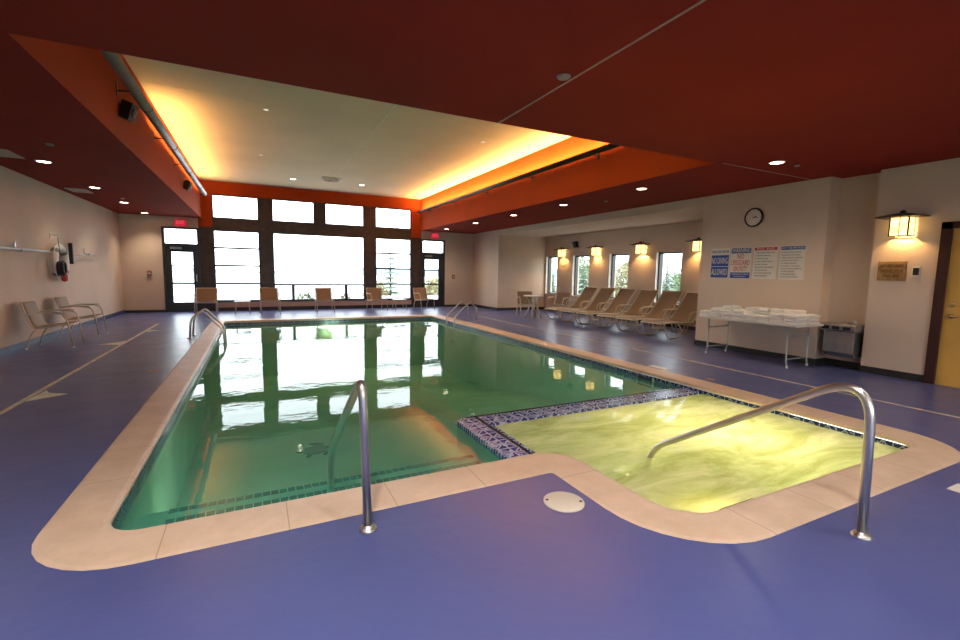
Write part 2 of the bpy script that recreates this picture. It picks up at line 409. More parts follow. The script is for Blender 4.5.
# ------------------------------------------------------------------ pool outlines
def outline(corners, k=8):
    """closed outline; corners (x, y, radius); equal point count per corner so two outlines can be bridged"""
    out = []
    n = len(corners)
    for i, (x, y, r) in enumerate(corners):
        p = Vector((x, y)); a = Vector(corners[i - 1][:2]); b = Vector(corners[(i + 1) % n][:2])
        da, db = (a - p).normalized(), (b - p).normalized()
        c = p + (da + db) * r
        a0 = math.atan2(*( (p + da * r) - c).yx); a1 = math.atan2(*((p + db * r) - c).yx)
        d = (a1 - a0 + pi) % (2 * pi) - pi
        for j in range(k + 1):
            t = a0 + d * j / k; out.append((c.x + r * cos(t), c.y + r * sin(t)))
    return out
OUT = [(-1.08, 14.30, .30), (-1.08, 2.575, .50), (1.885, 2.575, .03), (1.885, 1.395, .62), (5.50, 1.395, .55), (5.50, 14.30, .30)]
INN = [(-0.775, 13.97, .14), (-0.775, 2.925, .20), (2.215, 2.925, .28), (2.215, 1.72, .30), (5.15, 1.72, .16), (5.15, 13.97, .14)]
OFFS = [(-1, 1), (-1, -1), (-1, -1), (-1, -1), (1, -1), (1, 1)]
def off(corners, d): return [(x + sx * d, y + sy * d, max(r, .02)) for (x, y, r), (sx, sy) in zip(corners, OFFS)]

# floor with the pool cut out
def floor_mesh():
    bm = bmesh.new()
    X0, X1 = XL - 0.2, XA + 0.35
    outer = [(X0, YREAR - 0.2), (X1, YREAR - 0.2), (X1, YB + 0.35), (X0, YB + 0.35)]
    inner = outline(off(OUT, -0.02))
    es = []
    for loop in (outer, inner):
        vs = [bm.verts.new((x, y, 0)) for x, y in loop]
        for i in range(len(vs)): es.append(bm.edges.new((vs[i], vs[(i + 1) % len(vs)])))
    bmesh.ops.triangle_fill(bm, use_beauty=True, use_dissolve=False, edges=es)
    for f in bm.faces:
        if f.normal.z < 0: f.normal_flip()
    me = bpy.data.meshes.new('floor'); bm.to_mesh(me); bm.free(); me.materials.append(M['floor'])
    o = bpy.data.objects.new('floor', me); COL.objects.link(o); return o
struct(floor_mesh(), 'glossy blue epoxy pool deck floor around the pool', 'floor')

# coping ring
def ring_strip(name, rows, m=None, mats=None, matfn=None, uvscale=None, smooth=False):
    """rows: list of (points, z). Bridges successive rows of a closed outline."""
    bm = bmesh.new(); uvl = bm.loops.layers.uv.new('UVMap')
    R = [[bm.verts.new((x, y, z)) for x, y in pts] for pts, z in rows]
    n = len(R[0])
    acc = [0.0]
    for i in range(n):
        a, b = rows[0][0][i], rows[0][0][(i + 1) % n]
        acc.append(acc[-1] + math.hypot(a[0] - b[0], a[1] - b[1]))
    for j in range(len(R) - 1):
        for i in range(n):
            f = bm.faces.new([R[j][i], R[j][(i + 1) % n], R[j + 1][(i + 1) % n], R[j + 1][i]])
            f.smooth = smooth
            if matfn: f.material_index = matfn(i)
            if uvscale:
                z0, z1 = rows[j][1], rows[j + 1][1]
                for l, (u, v) in zip(f.loops, ((acc[i], z0), (acc[i + 1], z0), (acc[i + 1], z1), (acc[i], z1))):
                    l[uvl].uv = (u / uvscale, (v + 0.045) / uvscale)
    bmesh.ops.recalc_face_normals(bm, faces=bm.faces)
    me = bpy.data.meshes.new(name); bm.to_mesh(me); bm.free()
    for mm in (mats or [m]): me.materials.append(mm)
    o = bpy.data.objects.new(name, me); COL.objects.link(o); return o
o1, i1 = outline(OUT), outline(INN)
def cop_fn(i):
    k = i % 9
    if k < 8: return 2
    c = i // 9
    return {0: 1, 1: 0, 2: 1, 3: 0, 4: 1, 5: 0}[c]
rows = [(outline(off(OUT, -0.02)), -0.08), (o1, 0.001), (outline(off(OUT, -0.02)), 0.006), (outline(off(INN, 0.03)), 0.008), (outline(off(INN, 0.01)), 0.003),
        (i1, -0.012), (outline(off(INN, 0.004)), -0.035), (outline(off(INN, 0.03)), -0.045)]
cop = ring_strip('pool_coping', rows, mats=[M['cop_x'], M['cop_y'], M['cop_c']], matfn=cop_fn)
struct(cop, 'sand coloured stone coping running all around the pool and spa', 'coping')

# basin: tile band and plaster walls
w0 = outline(off(INN, 0.02))
band = ring_strip('waterline_tile_band', [(w0, -0.044), (w0, -0.195)], M['tile'], uvscale=0.151)
basin = ring_strip('pool_basin', [(outline(off(INN, 0.025)), -0.19), (outline(off(INN, 0.025)), -1.75)], M['plaster'])
band.parent = basin
struct(basin, 'pale plastered pool basin with a navy tile band at the waterline', 'pool')
b = MB()
b.prism([(2.9, -1.02), (7.2, -1.02), (10.5, -1.6), (14.05, -1.6), (14.05, -1.75), (2.9, -1.75)], 0, -0.82, 5.2)
b.build('pool_floor', M['plaster'], basin)
b = MB(); b.box(-0.80, 1.80, 2.93, 3.735, -1.03, -0.30)
b.build('pool_step', M['plaster'], basin)
for yy in (3.585, 3.735):
    b = MB(); x = -0.60
    while x < 1.76:
        b.box(x, x + 0.054, yy - 0.050, yy + 0.004, -0.302, -0.294); x += 0.060
    b.build('step_edge_mosaic', M['bead'], basin)

# divider between pool and spa
dv = MB()
dv.prism([(1.80, 2.90), (2.075, 2.90), (2.075, 3.87), (5.19, 3.87), (5.19, 4.17), (1.90, 4.17), (1.80, 4.10)], 2, -1.05, -0.088)
dv = struct(dv.build('spa_divider', M['plaster']), 'low L-shaped ledge clad in blue patterned tile between pool and spa', 'ledge')
t = MB(); t.prism([(1.795, 2.90), (2.08, 2.90), (2.08, 3.865), (5.185, 3.865), (5.185, 4.175), (1.90, 4.175), (1.795, 4.10)], 2, -0.128, -0.076)
t.build('ledge_tile', M['tile_top'], dv)
b = MB(); y = 2.93
while y < 4.16: b.box(2.012, 2.042, y, y + 0.036, -0.078, -0.070); y += 0.046
x = 1.92
while x < 5.12: b.box(x, x + 0.036, 4.135, 4.165, -0.078, -0.070); x += 0.046
b.build('mosaic_bead', M['bead'], dv)
b = MB(); b.box(2.10, 5.17, 1.69, 3.88, -1.0, -0.97); b.build('spa_floor', M['spa_plaster'], dv)

# water
b = MB(); b.poly([(-0.80, 2.915), (1.80, 2.915), (1.80, 4.17), (5.175, 4.17), (5.175, 13.995), (-0.80, 13.995)], WZ)
for f_ in b.bm.faces:
    f_.normal_update()
    if f_.normal.z < 0: f_.normal_flip()
tag(b.build('pool_water', M['pool_water'], recalc=False), 'still milky green water filling the swimming pool', 'water', kind='stuff')
def spa_surface():
    bm = bmesh.new(); nx, ny = 90, 66
    g = [[bm.verts.new((2.07 + (5.175 - 2.07) * i / nx, 1.69 + (3.875 - 1.69) * j / ny,
          SZ + 0.003 * sin(i * .31 + j * .17) * sin(j * .23 - i * .13) + 0.002 * sin(i * .57 - j * .9))) for j in range(ny + 1)] for i in range(nx + 1)]
    for i in range(nx):
        for j in range(ny):
            f = bm.faces.new([g[i][j], g[i + 1][j], g[i + 1][j + 1], g[i][j + 1]]); f.smooth = True
    me = bpy.data.meshes.new('spa_water'); bm.to_mesh(me); bm.free(); me.materials.append(M['spa_water'])
    o = bpy.data.objects.new('spa_water', me); COL.objects.link(o); return o
tag(spa_surface(), 'churning yellow green spa water glowing from below', 'water', kind='stuff')

# turtle mosaic on the pool floor
def turtle():
    T = empty('turtle_mosaic', (0.66, 6.30, -1.015)); T.rotation_euler = (0, 0, radians(12))
    tag(T, 'dark sea turtle mosaic set in the pool floor', 'mosaic')
    def ell(cx, cy, a, b_, rot, m, name, h=0.012):
        q = MB(); pts = []
        for k in range(28):
            th = 2 * pi * k / 28; x, y = a * cos(th), b_ * sin(th)
            pts.append((cx + x * cos(rot) - y * sin(rot), cy + x * sin(rot) + y * cos(rot)))
        q.prism(pts, 2, 0, h); return q.build(name, m, T)
    ell(0, 0, .155, .135, 0, M['turtle'], 'shell', .02)
    ell(.185, .01, .05, .04, 0, M['turtle_limb'], 'head')
    ell(.10, .20, .11, .032, radians(150), M['turtle_limb'], 'flipper')
    ell(.12, -.17, .09, .03, radians(30), M['turtle_limb'], 'flipper')
    ell(-.17, .05, .07, .035, radians(-30), M['turtle_limb'], 'flipper')
    ell(-.12, -.14, .06, .03, radians(45), M['turtle_limb'], 'flipper')
turtle()

# underwater light on the far pool wall
L_ = empty('underwater_pool_light', (1.99, 13.985, -0.30)); tag(L_, 'small glowing yellow underwater lamp in the far pool wall', 'pool light')
b = MB(); b.lathe([(.11, 0), (.12, -.012), (.10, -.03)], 24, axis='Y'); b.build('rim', M['steel'], L_)
b = MB(); b.lathe([(.09, -.030), (.085, -.036)], 24, axis='Y'); b.build('lens', M['pool_lamp'], L_)

for x_, lab_ in ((.1, 'unseen underwater lamp added in the near pool wall below the coping, left one'), (3.6, 'unseen underwater lamp added on the pool side of the spa ledge')):  # two added lamps, out of view, that brighten the pool water
    K_ = empty('underwater_pool_light', (x_, 3.75 if x_ < 1 else 4.19, -.62)); tag(K_, lab_, 'pool light')
    b = MB(); b.lathe([(.11, 0), (.12, .012), (.10, .03)], 24, axis='Y'); b.build('rim', M['steel'], K_)
    b = MB(); b.lathe([(.09, .030), (.085, .036)], 24, axis='Y'); b.build('lens', M['pool_lamp'], K_)
    ld = bpy.data.lights.new('pool_lamp_beam', 'SPOT'); ld.energy = 60; ld.color = (1, .97, .85); ld.spot_size = radians(150); ld.spot_blend = .8; ld.shadow_soft_size = .09
    lo = bpy.data.objects.new('pool_lamp_beam', ld); COL.objects.link(lo); lo.parent = K_; lo.location = (0, .06, 0); lo.rotation_euler = (radians(78), 0, 0)

# ------------------------------------------------------------------ room shell
def slab(name, x0, x1, y0, y1, z0, z1, m, label, cat, holes=()):
    xs = sorted({x0, x1, *[h[0] for h in holes], *[h[1] for h in holes]}); ys = sorted({y0, y1, *[h[2] for h in holes], *[h[3] for h in holes]})
    b = MB()
    for i in range(len(xs) - 1):
        for j in range(len(ys) - 1):
            xc, yc = (xs[i] + xs[i + 1]) / 2, (ys[j] + ys[j + 1]) / 2
            if any(h[0] < xc < h[1] and h[2] < yc < h[3] for h in holes): continue
            b.box(xs[i], xs[i + 1], ys[j], ys[j + 1], z0, z1)
    o = b.build(name, m, weld=True)
    return struct(o, label, cat)
slab('ceiling', XL - .2, XA + .35, YREAR - .2, YB + .3, ZC, ZC + .05, M['red_ceiling'], 'dark red lower ceiling with a big rectangular opening', 'ceiling', [(XSL, XSR, YS, YB + .3)])
slab('ceiling_raised', XSL - .2, XSR + .2, YS - .2, YB + .3, ZU, ZU + .1, M['cream_ceiling'], 'raised cream ceiling lit from the cove', 'ceiling')
slab('wall_soffit_left', XSL - .12, XSL + .004, YS + .004, YB, ZC + .0006, ZU, M['orange'], 'orange red fascia of the raised ceiling, left side', 'wall')
slab('wall_soffit_right', XSR - .004, XSR + .12, YS + .004, YB, ZC + .0006, ZU, M['orange'], 'orange red fascia of the raised ceiling, right side', 'wall')
slab('wall_soffit_near', XSL - .12, XSR + .12, YS - .12, YS + .004, ZC + .0006, ZU, M['orange'], 'orange red fascia of the raised ceiling, near side', 'wall')

wall_panel('wall_left', 'x', XL, -.2, YREAR - .2, YB + .2, 0, ZC, [], M['wall'], 'long beige wall on the left side of the pool hall')
# back wall: beige outer parts, red band over dark frames
HOLES = [(-2.60, -1.585, 0, 2.715), (6.00, 7.01, 0, 2.715),
         (-1.197, .18, .336, 2.69), (.594, 3.749, .336, 2.69), (4.174, 5.591, .336, 2.69),
         (-1.197, .18, 3.075, 3.844), (.594, 1.988, 3.075, 3.844), (2.346, 3.749, 3.075, 3.844), (4.174, 5.591, 3.075, 3.844)]
# the wall is split into its painted zones by cell centre
def back_mat(u, z):
    if u < -1.60 or u > 6.0: return 0 if z < ZC else 1
    if z < .336 and -1.197 < u < 5.591: return 3
    if z > 3.86: return 1
    if (u < -1.197 or u > 5.591): return 2 if z < 2.77 else 1
    return 2
H2 = HOLES + [(-99, -98, 3.87, 3.87), (-99, -98, 2.77, 2.77), (-1.6, -1.6, 9, 9), (XSR, XSR, 9, 9), (-99, -98, ZC, ZC)]
def back_wall():
    us = sorted({XL - .2, XA + .3, *[h[0] for h in HOLES], *[h[1] for h in HOLES], XSL, XSR, -1.6})
    zs = sorted({0, ZU, 2.77, 3.90, ZC, *[h[2] for h in HOLES], *[h[3] for h in HOLES]})
    def solid(i, j):
        if i < 0 or j < 0 or i >= len(us) - 1 or j >= len(zs) - 1: return False
        uc, zc = (us[i] + us[i + 1]) / 2, (zs[j] + zs[j + 1]) / 2
        if (uc < XSL or uc > XSR) and zc > ZC: return False
        return not any(h[0] < uc < h[1] and h[2] < zc < h[3] for h in HOLES)
    b = MB(); T = .2
    for i in range(len(us) - 1):
        for j in range(len(zs) - 1):
            if not solid(i, j): continue
            a, c, e, g = us[i], us[i + 1], zs[j], zs[j + 1]
            P = lambda u, d, z: (u, YB + d, z)
            fs = [b.quad(P(a, 0, e), P(c, 0, e), P(c, 0, g), P(a, 0, g)), b.quad(P(a, T, e), P(c, T, e), P(c, T, g), P(a, T, g))]
            if not solid(i - 1, j): fs.append(b.quad(P(a, 0, e), P(a, T, e), P(a, T, g), P(a, 0, g)))
            if not solid(i + 1, j): fs.append(b.quad(P(c, 0, e), P(c, T, e), P(c, T, g), P(c, 0, g)))
            if not solid(i, j - 1): fs.append(b.quad(P(a, 0, e), P(a, T, e), P(c, T, e), P(c, 0, e)))
            if not solid(i, j + 1): fs.append(b.quad(P(a, 0, g), P(a, T, g), P(c, T, g), P(c, 0, g)))
            mi = back_mat((a + c) / 2, (e + g) / 2)
            for f in fs: f.material_index = mi
    o = b.build('wall_back', mats=[M['wall'], M['orange'], M['dark_wood'], M['wall_shore']], weld=True)
    return struct(o, 'far wall of windows with dark columns under a red band', 'wall')
back_wall()
AW = [(14.36, 15.10), (12.50, 13.41), (10.64, 11.50), (8.68, 9.56)]       # alcove windows (y ranges)
wall_panel('wall_alcove', 'x', XA, .3, YA0 - .2, YA1 + .2, 0, ZA, [(a, c, .64, 2.10) for a, c in AW], M['wall'], 'beige alcove wall with four tall windows and lanterns')
def bx(name, m, x0, x1, y0, y1, z0, z1, label=None, cat=None, kind=None, parent=None, bevel=0):
    o = MB().box(x0, x1, y0, y1, z0, z1).build(name, m, parent, bevel=bevel)
    if kind: tag(o, label, cat, None, kind)
    return o
bx('wall_alcove_end', M['wall'], XR, XA, YA1, YB - .002, 0, ZC, 'beige wall block beside the right exit door, end of the alcove', 'wall', 'structure')
bx('wall_alcove_near', M['wall'], XR, XA + .3, 4.16, YA0, 0, ZC, 'beige wall bearing the clock and the four pool signs', 'wall', 'structure')
bx('ceiling_alcove', M['wall'], XR, XA, YA0, YA1, ZA, ZC, 'beige dropped ceiling of the window alcove', 'ceiling', 'structure')
bx('wall_niche', M['wall'], 8.58, 8.8, 3.56, 4.16, 0, ZC, 'back of the narrow niche behind the drinking fountain', 'wall', 'structure')
wall_panel('wall_right', 'x', XN, .25, YREAR - .2, 3.565, 0, ZC, [(1.68, 2.72, 0, 2.14)], M['wall'], 'near right beige wall with lantern and golden door')
wall_panel('wall_rear', 'y', YREAR, -.2, XL - .2, XN + .2, 0, ZC, [(-2.6, -.4, .7, 2.7), (.4, 2.9, .7, 2.7), (3.7, 6.2, .7, 2.7)], M['wall'], 'rear wall behind the viewer')

# baseboards
bx('baseboard_left', M['blue_base'], XL, XL + .025, YREAR, YB, 0, .10, 'blue cove base along the left wall', 'baseboard', 'structure')
bx('baseboard_back_left', M['base'], XL + .025, -2.60, YB - .02, YB, 0, .08, 'black base on the far wall left of the door', 'baseboard', 'structure')
bx('baseboard_back_right', M['base'], 7.01, XR, YB - .02, YB, 0, .08, 'black base on the far wall right of the door', 'baseboard', 'structure')
bx('baseboard_back_middle', M['base'], -1.585, 6.0, YB - .03, YB, 0, .12, 'black base under the far windows', 'baseboard', 'structure')
bx('baseboard_right_far', M['base'], XR - .02, XR, YA1, YB - .02, 0, .10, 'black base on the wall beside the right exit', 'baseboard', 'structure')
bx('baseboard_alcove_end', M['base'], XR - .02, XA, YA1 - .02, YA1, 0, .10, 'black base on the alcove end wall', 'baseboard', 'structure')
bx('baseboard_alcove', M['base'], XA - .02, XA, YA0, YA1 - .02, 0, .10, 'black base behind the lounge chairs', 'baseboard', 'structure')
bx('baseboard_right_middle', M['base'], XR - .02, XR, 4.16, YA0, 0, .10, 'black base below the pool signs', 'baseboard', 'structure')
bx('baseboard_niche_side', M['base'], XR - .02, 8.58, 4.14, 4.16, 0, .10, 'black base on the side of the niche', 'baseboard', 'structure')
bx('baseboard_niche', M['base'], 8.56, 8.58, 3.565, 4.14, 0, .10, 'black base under the drinking fountain', 'baseboard', 'structure')
bx('baseboard_right_near', M['base'], XN - .02, XN, 2.81, 3.565, 0, .10, 'black base below the lantern wall', 'baseboard', 'structure')

# ceiling joints
bx('trim_1', M['joint'], 2.405, 2.423, YREAR, YS - .002, ZC - .004, ZC, 'thin pale joint line across the dark red ceiling', 'trim', 'structure')
bx('trim_2', M['joint'], 6.05, XR, 4.44, 4.455, ZC - .004, ZC, 'faint joint line over the clock wall', 'trim', 'structure')
bx('trim_3', M['joint_cream'], 2.25, 2.272, YS, 15.0, ZU - .004, ZU, 'pale joint line along the cream ceiling', 'trim', 'structure')
bx('trim_4', M['joint_cream'], XSL, XSR, 8.83, 8.84, ZU - .003, ZU, 'faint cross joint on the cream ceiling', 'trim', 'structure')
# dark sill and frame trims on the far wall
for k, (x0, x1) in enumerate(((-1.197, .18), (.594, 3.749), (4.174, 5.591))):
    bx('trim_%d' % (5 + k), M['black_frame'], x0, x1, YB - .03, YB + .05, .30, .336, 'dark sill below a far window', 'trim', 'structure')

# ------------------------------------------------------------------ windows and doors of the far wall
wn = [0]
def window(x0, x1, z0, z1, fw=.035, hbars=(), vbars=(), label=''):
    wn[0] += 1
    W = empty('window_%d' % wn[0], ((x0 + x1) / 2, YB + .06, z0)); struct(W, label, 'window')
    ox, oy, oz = W.location
    def bar(q, a, b_, c, d): q.box(a - ox, b_ - ox, -.03, .03, c - oz, d - oz)
    q = MB(); bar(q, x0, x0 + fw, z0, z1); bar(q, x1 - fw, x1, z0, z1); bar(q, x0, x1, z0, z0 + fw); bar(q, x0, x1, z1 - fw, z1)
    q.build('window_frame', M['black_frame'], W)
    for (za, zb, xa, xb) in hbars:
        q = MB(); bar(q, xa, xb, za, zb); q.build('transom_bar', M['black_frame'], W)
    for (xa, xb, za, zb) in vbars:
        q = MB(); bar(q, xa, xb, za, zb); q.build('mullion', M['black_frame'], W)
    q = MB(); q.box(x0 - ox, x1 - ox, -.004, .004, 0, z1 - z0); q.build('glass_pane', M['glass'], W)
three = lambda a, b_: [(z - .03, z + .03, a, b_) for z in (2.11, 1.525, .92)]
window(-1.197, .18, .336, 2.69, hbars=three(-1.197, .18), label='tall window of four stacked panes beside the left exit door')
window(.594, 3.749, .336, 2.69, hbars=[(.86, .92, .594, 3.749)], vbars=[(1.17, 1.27, .336, .86), (3.01, 3.11, .336, .86)], label='widest window in the middle of the far wall')
window(4.174, 5.591, .336, 2.69, hbars=three(4.174, 5.591), label='tall window of four stacked panes beside the right exit door')
for (a, c), s in zip(((-1.197, .18), (.594, 1.988), (2.346, 3.749), (4.174, 5.591)), ('leftmost', 'second from left', 'third from left', 'rightmost')):
    window(a, c, 3.075, 3.844, label='%s of the four high windows under the red band' % s)

def text_mesh(body, size, name, m, parent, mtx, extrude=.0015, align='CENTER', width=None):
    cu = bpy.data.curves.new('lettering', 'FONT'); cu.body = body; cu.size = size; cu.extrude = extrude
    cu.align_x = align; cu.align_y = 'CENTER'; cu.resolution_u = 2
    t = bpy.data.objects.new('lettering', cu); COL.objects.link(t)
    dg = bpy.context.evaluated_depsgraph_get()
    me = bpy.data.meshes.new_from_object(t.evaluated_get(dg))
    bpy.data.objects.remove(t); bpy.data.curves.remove(cu)
    if width:
        xs = [v.co.x for v in me.vertices]; w = max(xs) - min(xs)
        if w > 0: me.transform(Matrix.Scale(width / w, 4, (1, 0, 0)))
    me.transform(mtx); me.materials.clear(); me.materials.append(m)
    o = bpy.data.objects.new(name, me); COL.objects.link(o); o.parent = parent
    return o
# text placed on a wall facing -x (reader looks toward +x): reading direction is -y
FX = Matrix(((0, 0, -1, 0), (-1, 0, 0, 0), (0, 1, 0, 0), (0, 0, 0, 1)))
# text facing -y: reading direction +x
FY = Matrix(((1, 0, 0, 0), (0, 0, -1, 0), (0, 1, 0, 0), (0, 0, 0, 1)))

def glass_door(nm, x0, x1, lx0, lx1, gx0, gx1, handle_left, label):
    D = empty(nm, ((x0 + x1) / 2, YB, 0)); struct(D, label, 'door')
    ox = D.location.x
    def B(q, a, b_, y0, y1, z0, z1): q.box(a - ox, b_ - ox, y0, y1, z0, z1); return q
    q = MB(); B(q, x0, lx0, -.03, .14, 0, 2.715); B(q, lx1, x1, -.03, .14, 0, 2.715); B(q, lx0, lx1, -.03, .14, 2.66, 2.715); B(q, lx0, lx1, -.03, .14, 2.13, 2.20)
    q.build('door_frame', M['black_frame'], D)
    q = MB(); B(q, lx0, lx1, .045, .052, 2.19, 2.665); q.build('transom_glass', M['glass'], D)
    q = MB(); B(q, lx0, gx0, .02, .07, 0, 2.13); B(q, gx1, lx1, .02, .07, 0, 2.13); B(q, gx0, gx1, .02, .07, 0, .31); B(q, gx0, gx1, .02, .07, 1.93, 2.13)
    B(q, gx0, gx1, .025, .06, 1.47, 1.51)
    leaf = q.build('door_leaf', M['black_frame'], D)
    q = MB(); B(q, gx0, gx1, .04, .046, .31, 1.93); q.build('door_glass', M['glass'], leaf)
    q = MB(); B(q, gx0 - .08, gx1 + .08, -.05, -.015, .90, .96); B(q, gx0 - .08, gx0 - .03, -.05, .02, .88, .98); B(q, gx1 + .03, gx1 + .08, -.05, .02, .88, .98)
    q.build('push_bar', M['dark_metal'], leaf)
    q = MB(); B(q, gx0 - .02, gx0 + .28, -.06, .02, 2.02, 2.09); q.build('door_closer', M['grey_metal'], leaf)
    hx = lx0 + .05 if handle_left else lx1 - .05
    q = MB(); q.tube([(hx - ox, .02, 1.0), (hx - ox, -.05, 1.0), (hx - ox, -.05, 1.2), (hx - ox, .02, 1.2)], .012, fillet=.02)
    q.build('pull_handle', M['steel'], leaf)
glass_door('door_1', -2.60, -1.585, -2.53, -1.65, -2.37, -1.79, False, 'dark framed glass exit door at the left end of the far wall')
glass_door('door_2', 6.00, 7.01, 6.06, 6.95, 6.17, 6.75, True, 'dark framed glass exit door at the right end of the far wall')

for k, (x, z, s) in enumerate(((-2.08, 2.85, 'left'), (6.57, 2.88, 'right'))):
    E_ = empty('exit_sign', (x, YB, z)); tag(E_, 'red lit exit sign above the %s glass door' % s, 'sign')
    q = MB().box(-.15, .15, -.06, 0, -.095, .095, bev=.008); q.build('housing', M['exit'], E_)
    q = MB().box(-.13, .13, -.064, -.06, -.075, .075); q.build('face_panel', M['exit'], E_)
    text_mesh('EXIT', .14, 'lettering', M['exit_letter'], E_, Matrix.Translation((0, -.066, 0)) @ FY, width=.22)

for x, s, yy in ((-2.97, 'left', 0), (7.40, 'right', 0)):
    q = empty('fire_alarm_box', (x, YB, 1.24)); tag(q, 'small red wall box beside the %s glass door' % s, 'alarm')
    MB().box(-.06, .06, -.05, 0, -.08, .08, bev=.006).build('housing', M['pull'], q)
    MB().box(-.035, .035, -.065, -.048, -.02, .01, bev=.003).build('pull_bar', M['sign_white'], q)

# alcove windows
for k, (a, c) in enumerate(AW):
    wn[0] += 1
    s = ('farthest', 'second farthest', 'second nearest', 'nearest')[k]
    W = empty('window_%d' % wn[0], (XA + .16, (a + c) / 2, .64)); struct(W, '%s of the four tall alcove windows' % s, 'window')
    h = (c - a) / 2; Z = 1.46
    q = MB()
    q.box(-.07, .05, -h, -h + .05, 0, Z); q.box(-.07, .05, h - .05, h, 0, Z); q.box(-.07, .05, -h, h, 0, .05); q.box(-.07, .05, -h, h, Z - .05, Z)
    q.build('window_frame', M['black_frame'], W)
    MB().box(-.004, .004, -h, h, 0, Z).build('glass_pane', M['glass'], W)
    q = MB(); q.box(-.16, -.07, h - .006, h, 0, Z); q.box(-.16, -.07, -h, -h + .006, 0, Z); q.box(-.18, -.07, -h, h, 0, .012); q.build('window_reveal', M['white_jamb'], W)
# unseen rear windows, added to bring daylight onto the near deck
for k, (a, c) in enumerate(((-2.6, -.4), (.4, 2.9), (3.7, 6.2))):
    wn[0] += 1
    W = empty('window_%d' % wn[0], ((a + c) / 2, YREAR - .1, .7)); struct(W, ('left', 'middle', 'right')[k] + ' added window of the rear wall, unseen behind the viewer', 'window')
    h = (c - a) / 2
    q = MB(); q.box(-h, -h + .05, -.03, .03, 0, 2); q.box(h - .05, h, -.03, .03, 0, 2); q.box(-h, h, -.03, .03, 0, .05); q.box(-h, h, -.03, .03, 1.95, 2); q.box(-.025, .025, -.03, .03, 0, 2)
    q.build('window_frame', M['black_frame'], W)
    MB().box(-h, h, -.004, .004, 0, 2).build('glass_pane', M['glass'], W)

# golden door on the right wall
D = empty('door_3', (XN, 2.2, 0)); struct(D, 'golden wooden door in a dark frame at the right edge', 'door')
q = MB(); q.box(-.03, .14, .50, .61, 0, 2.21); q.box(-.03, .14, -.61, -.50, 0, 2.21); q.box(-.03, .14, -.61, .61, 2.12, 2.21); q.build('door_frame', M['door_frame'], D)
lf = MB().box(.01, .06, -.50, .50, 0, 2.12).build('door_leaf', M['gold_door'], D)
q = MB(); q.lathe([(.03, .01), (.03, -.01), (.012, -.012), (.012, -.05)], 16, axis='X', c=(0, .42, .95)); q.tube([(-.05, .42, .95), (-.05, .30, .945)], .011)
q.build('lever_handle', M['brass'], lf)
q = MB(); q.lathe([(.028, .01), (.028, -.008), (.02, -.012)], 16, axis='X', c=(0, .42, 1.10)); q.build('deadbolt', M['brass'], lf)

# ------------------------------------------------------------------ pole rack, life ring on the left wall
def pole_bracket(P, y, z):
    q = MB(); q.box(0, .012, y - .025, y + .025, z - .02, z + .13); q.tube([(.012, y, z - .01), (.09, y, z - .03), (.09, y, z + .02)], .008, fillet=.02)
    q.build('wall_hook', M['steel_dull'], P)
P = empty('telescopic_pole', (XL + .004, 0, 0)); tag(P, 'long silver pole held on hooks along the left wall', 'pole')
q = MB(); q.tube([(.06, 6.2, 1.70), (.06, 11.78, 1.70)], .028, n=12); q.build('shaft', M['steel'], P)
q = MB(); q.tube([(.06, 6.2, 1.70), (.06, 9.0, 1.70)], .032, n=12); q.build('outer_sleeve', M['steel_dull'], P)
for y in (7.2, 10.55): pole_bracket(P, y, 1.69)
P = empty('pool_brush', (XL + .004, 0, 0)); tag(P, 'black headed pool brush on a thin pole, hung right of the life ring', 'brush')
q = MB(); q.tube([(.06, 13.05, 1.68), (.06, 14.75, 1.70)], .018, n=10); q.build('shaft', M['steel'], P)
q = MB(); q.box(.02, .09, 12.99, 13.04, 1.47, 1.93, bev=.01); q.build('brush_head', M['black'], P)
q = MB()
for i in range(14): q.box(.03, .08, 13.04, 13.07, 1.48 + i * .032, 1.50 + i * .032)
q.build('bristles', M['black'], P)
q = MB(); q.tube([(.06, 13.9, 1.705), (.06, 14.75, 1.715)], .022, n=10); q.build('outer_sleeve', M['steel_dull'], P)
pole_bracket(P, 14.1, 1.72)
R_ = empty('life_ring', (XL + .09, 12.22, 1.50)); tag(R_, 'white life ring hanging on the left wall', 'life ring')
q = MB(); q.tube([(0, .30 * cos(2 * pi * k / 40), .30 * sin(2 * pi * k / 40)) for k in range(40)], .068, n=14, closed=True); q.build('foam_ring', M['ring'], R_)
for a in (45, 135, 225, 315):
    q = MB(); A = radians(a)
    q.tube([(0, .30 * cos(A + d), .30 * sin(A + d)) for d in (-.14, -.07, 0, .07, .14)], .071, n=14); q.build('band', M['red'] if a == 315 else M['sign_grey'], R_)
q = MB(); pts = []
for k in range(64):
    a = 2 * pi * k / 64; rr = .372 + .012 * abs(sin(2 * a)); pts.append((0.02, rr * cos(a), rr * sin(a)))
q.tube(pts, .007, n=6, closed=True); q.build('grab_rope', M['towel'], R_)
P = empty('throw_rope', (XL + .235, 11.72, 1.38)); tag(P, 'black coiled throw rope with a red float, hung in front of the life ring', 'rope')
q = MB()
for i in range(7):
    rr = .11 + .008 * sin(i * 2.1)
    q.tube([(.02 + .008 * i * (-1) ** i, rr * .8 * cos(2 * pi * k / 20), rr * 1.15 * sin(2 * pi * k / 20)) for k in range(20)], .017, n=6, closed=True)
q.build('coil', M['black'], P)
q = MB(); q.lathe([(.01, -.10), (.05, -.08), (.055, 0), (.05, .06), (.01, .08)], 14, c=(0, .20, -.17)); q.build('float', M['red'], P)
q = MB(); q.tube([(0, 0, .1), (0, .05, .35), (-.03, .1, .6)], .006, n=6); q.build('hanging_line', M['black'], P)
P = empty('wall_hook', (XL, 12.2, 2.03)); tag(P, 'cream double hook on the wall above the life ring', 'hook')
MB().box(0, .012, -.10, .10, -.05, .05, bev=.005).build('backplate', M['skim_lid'], P)
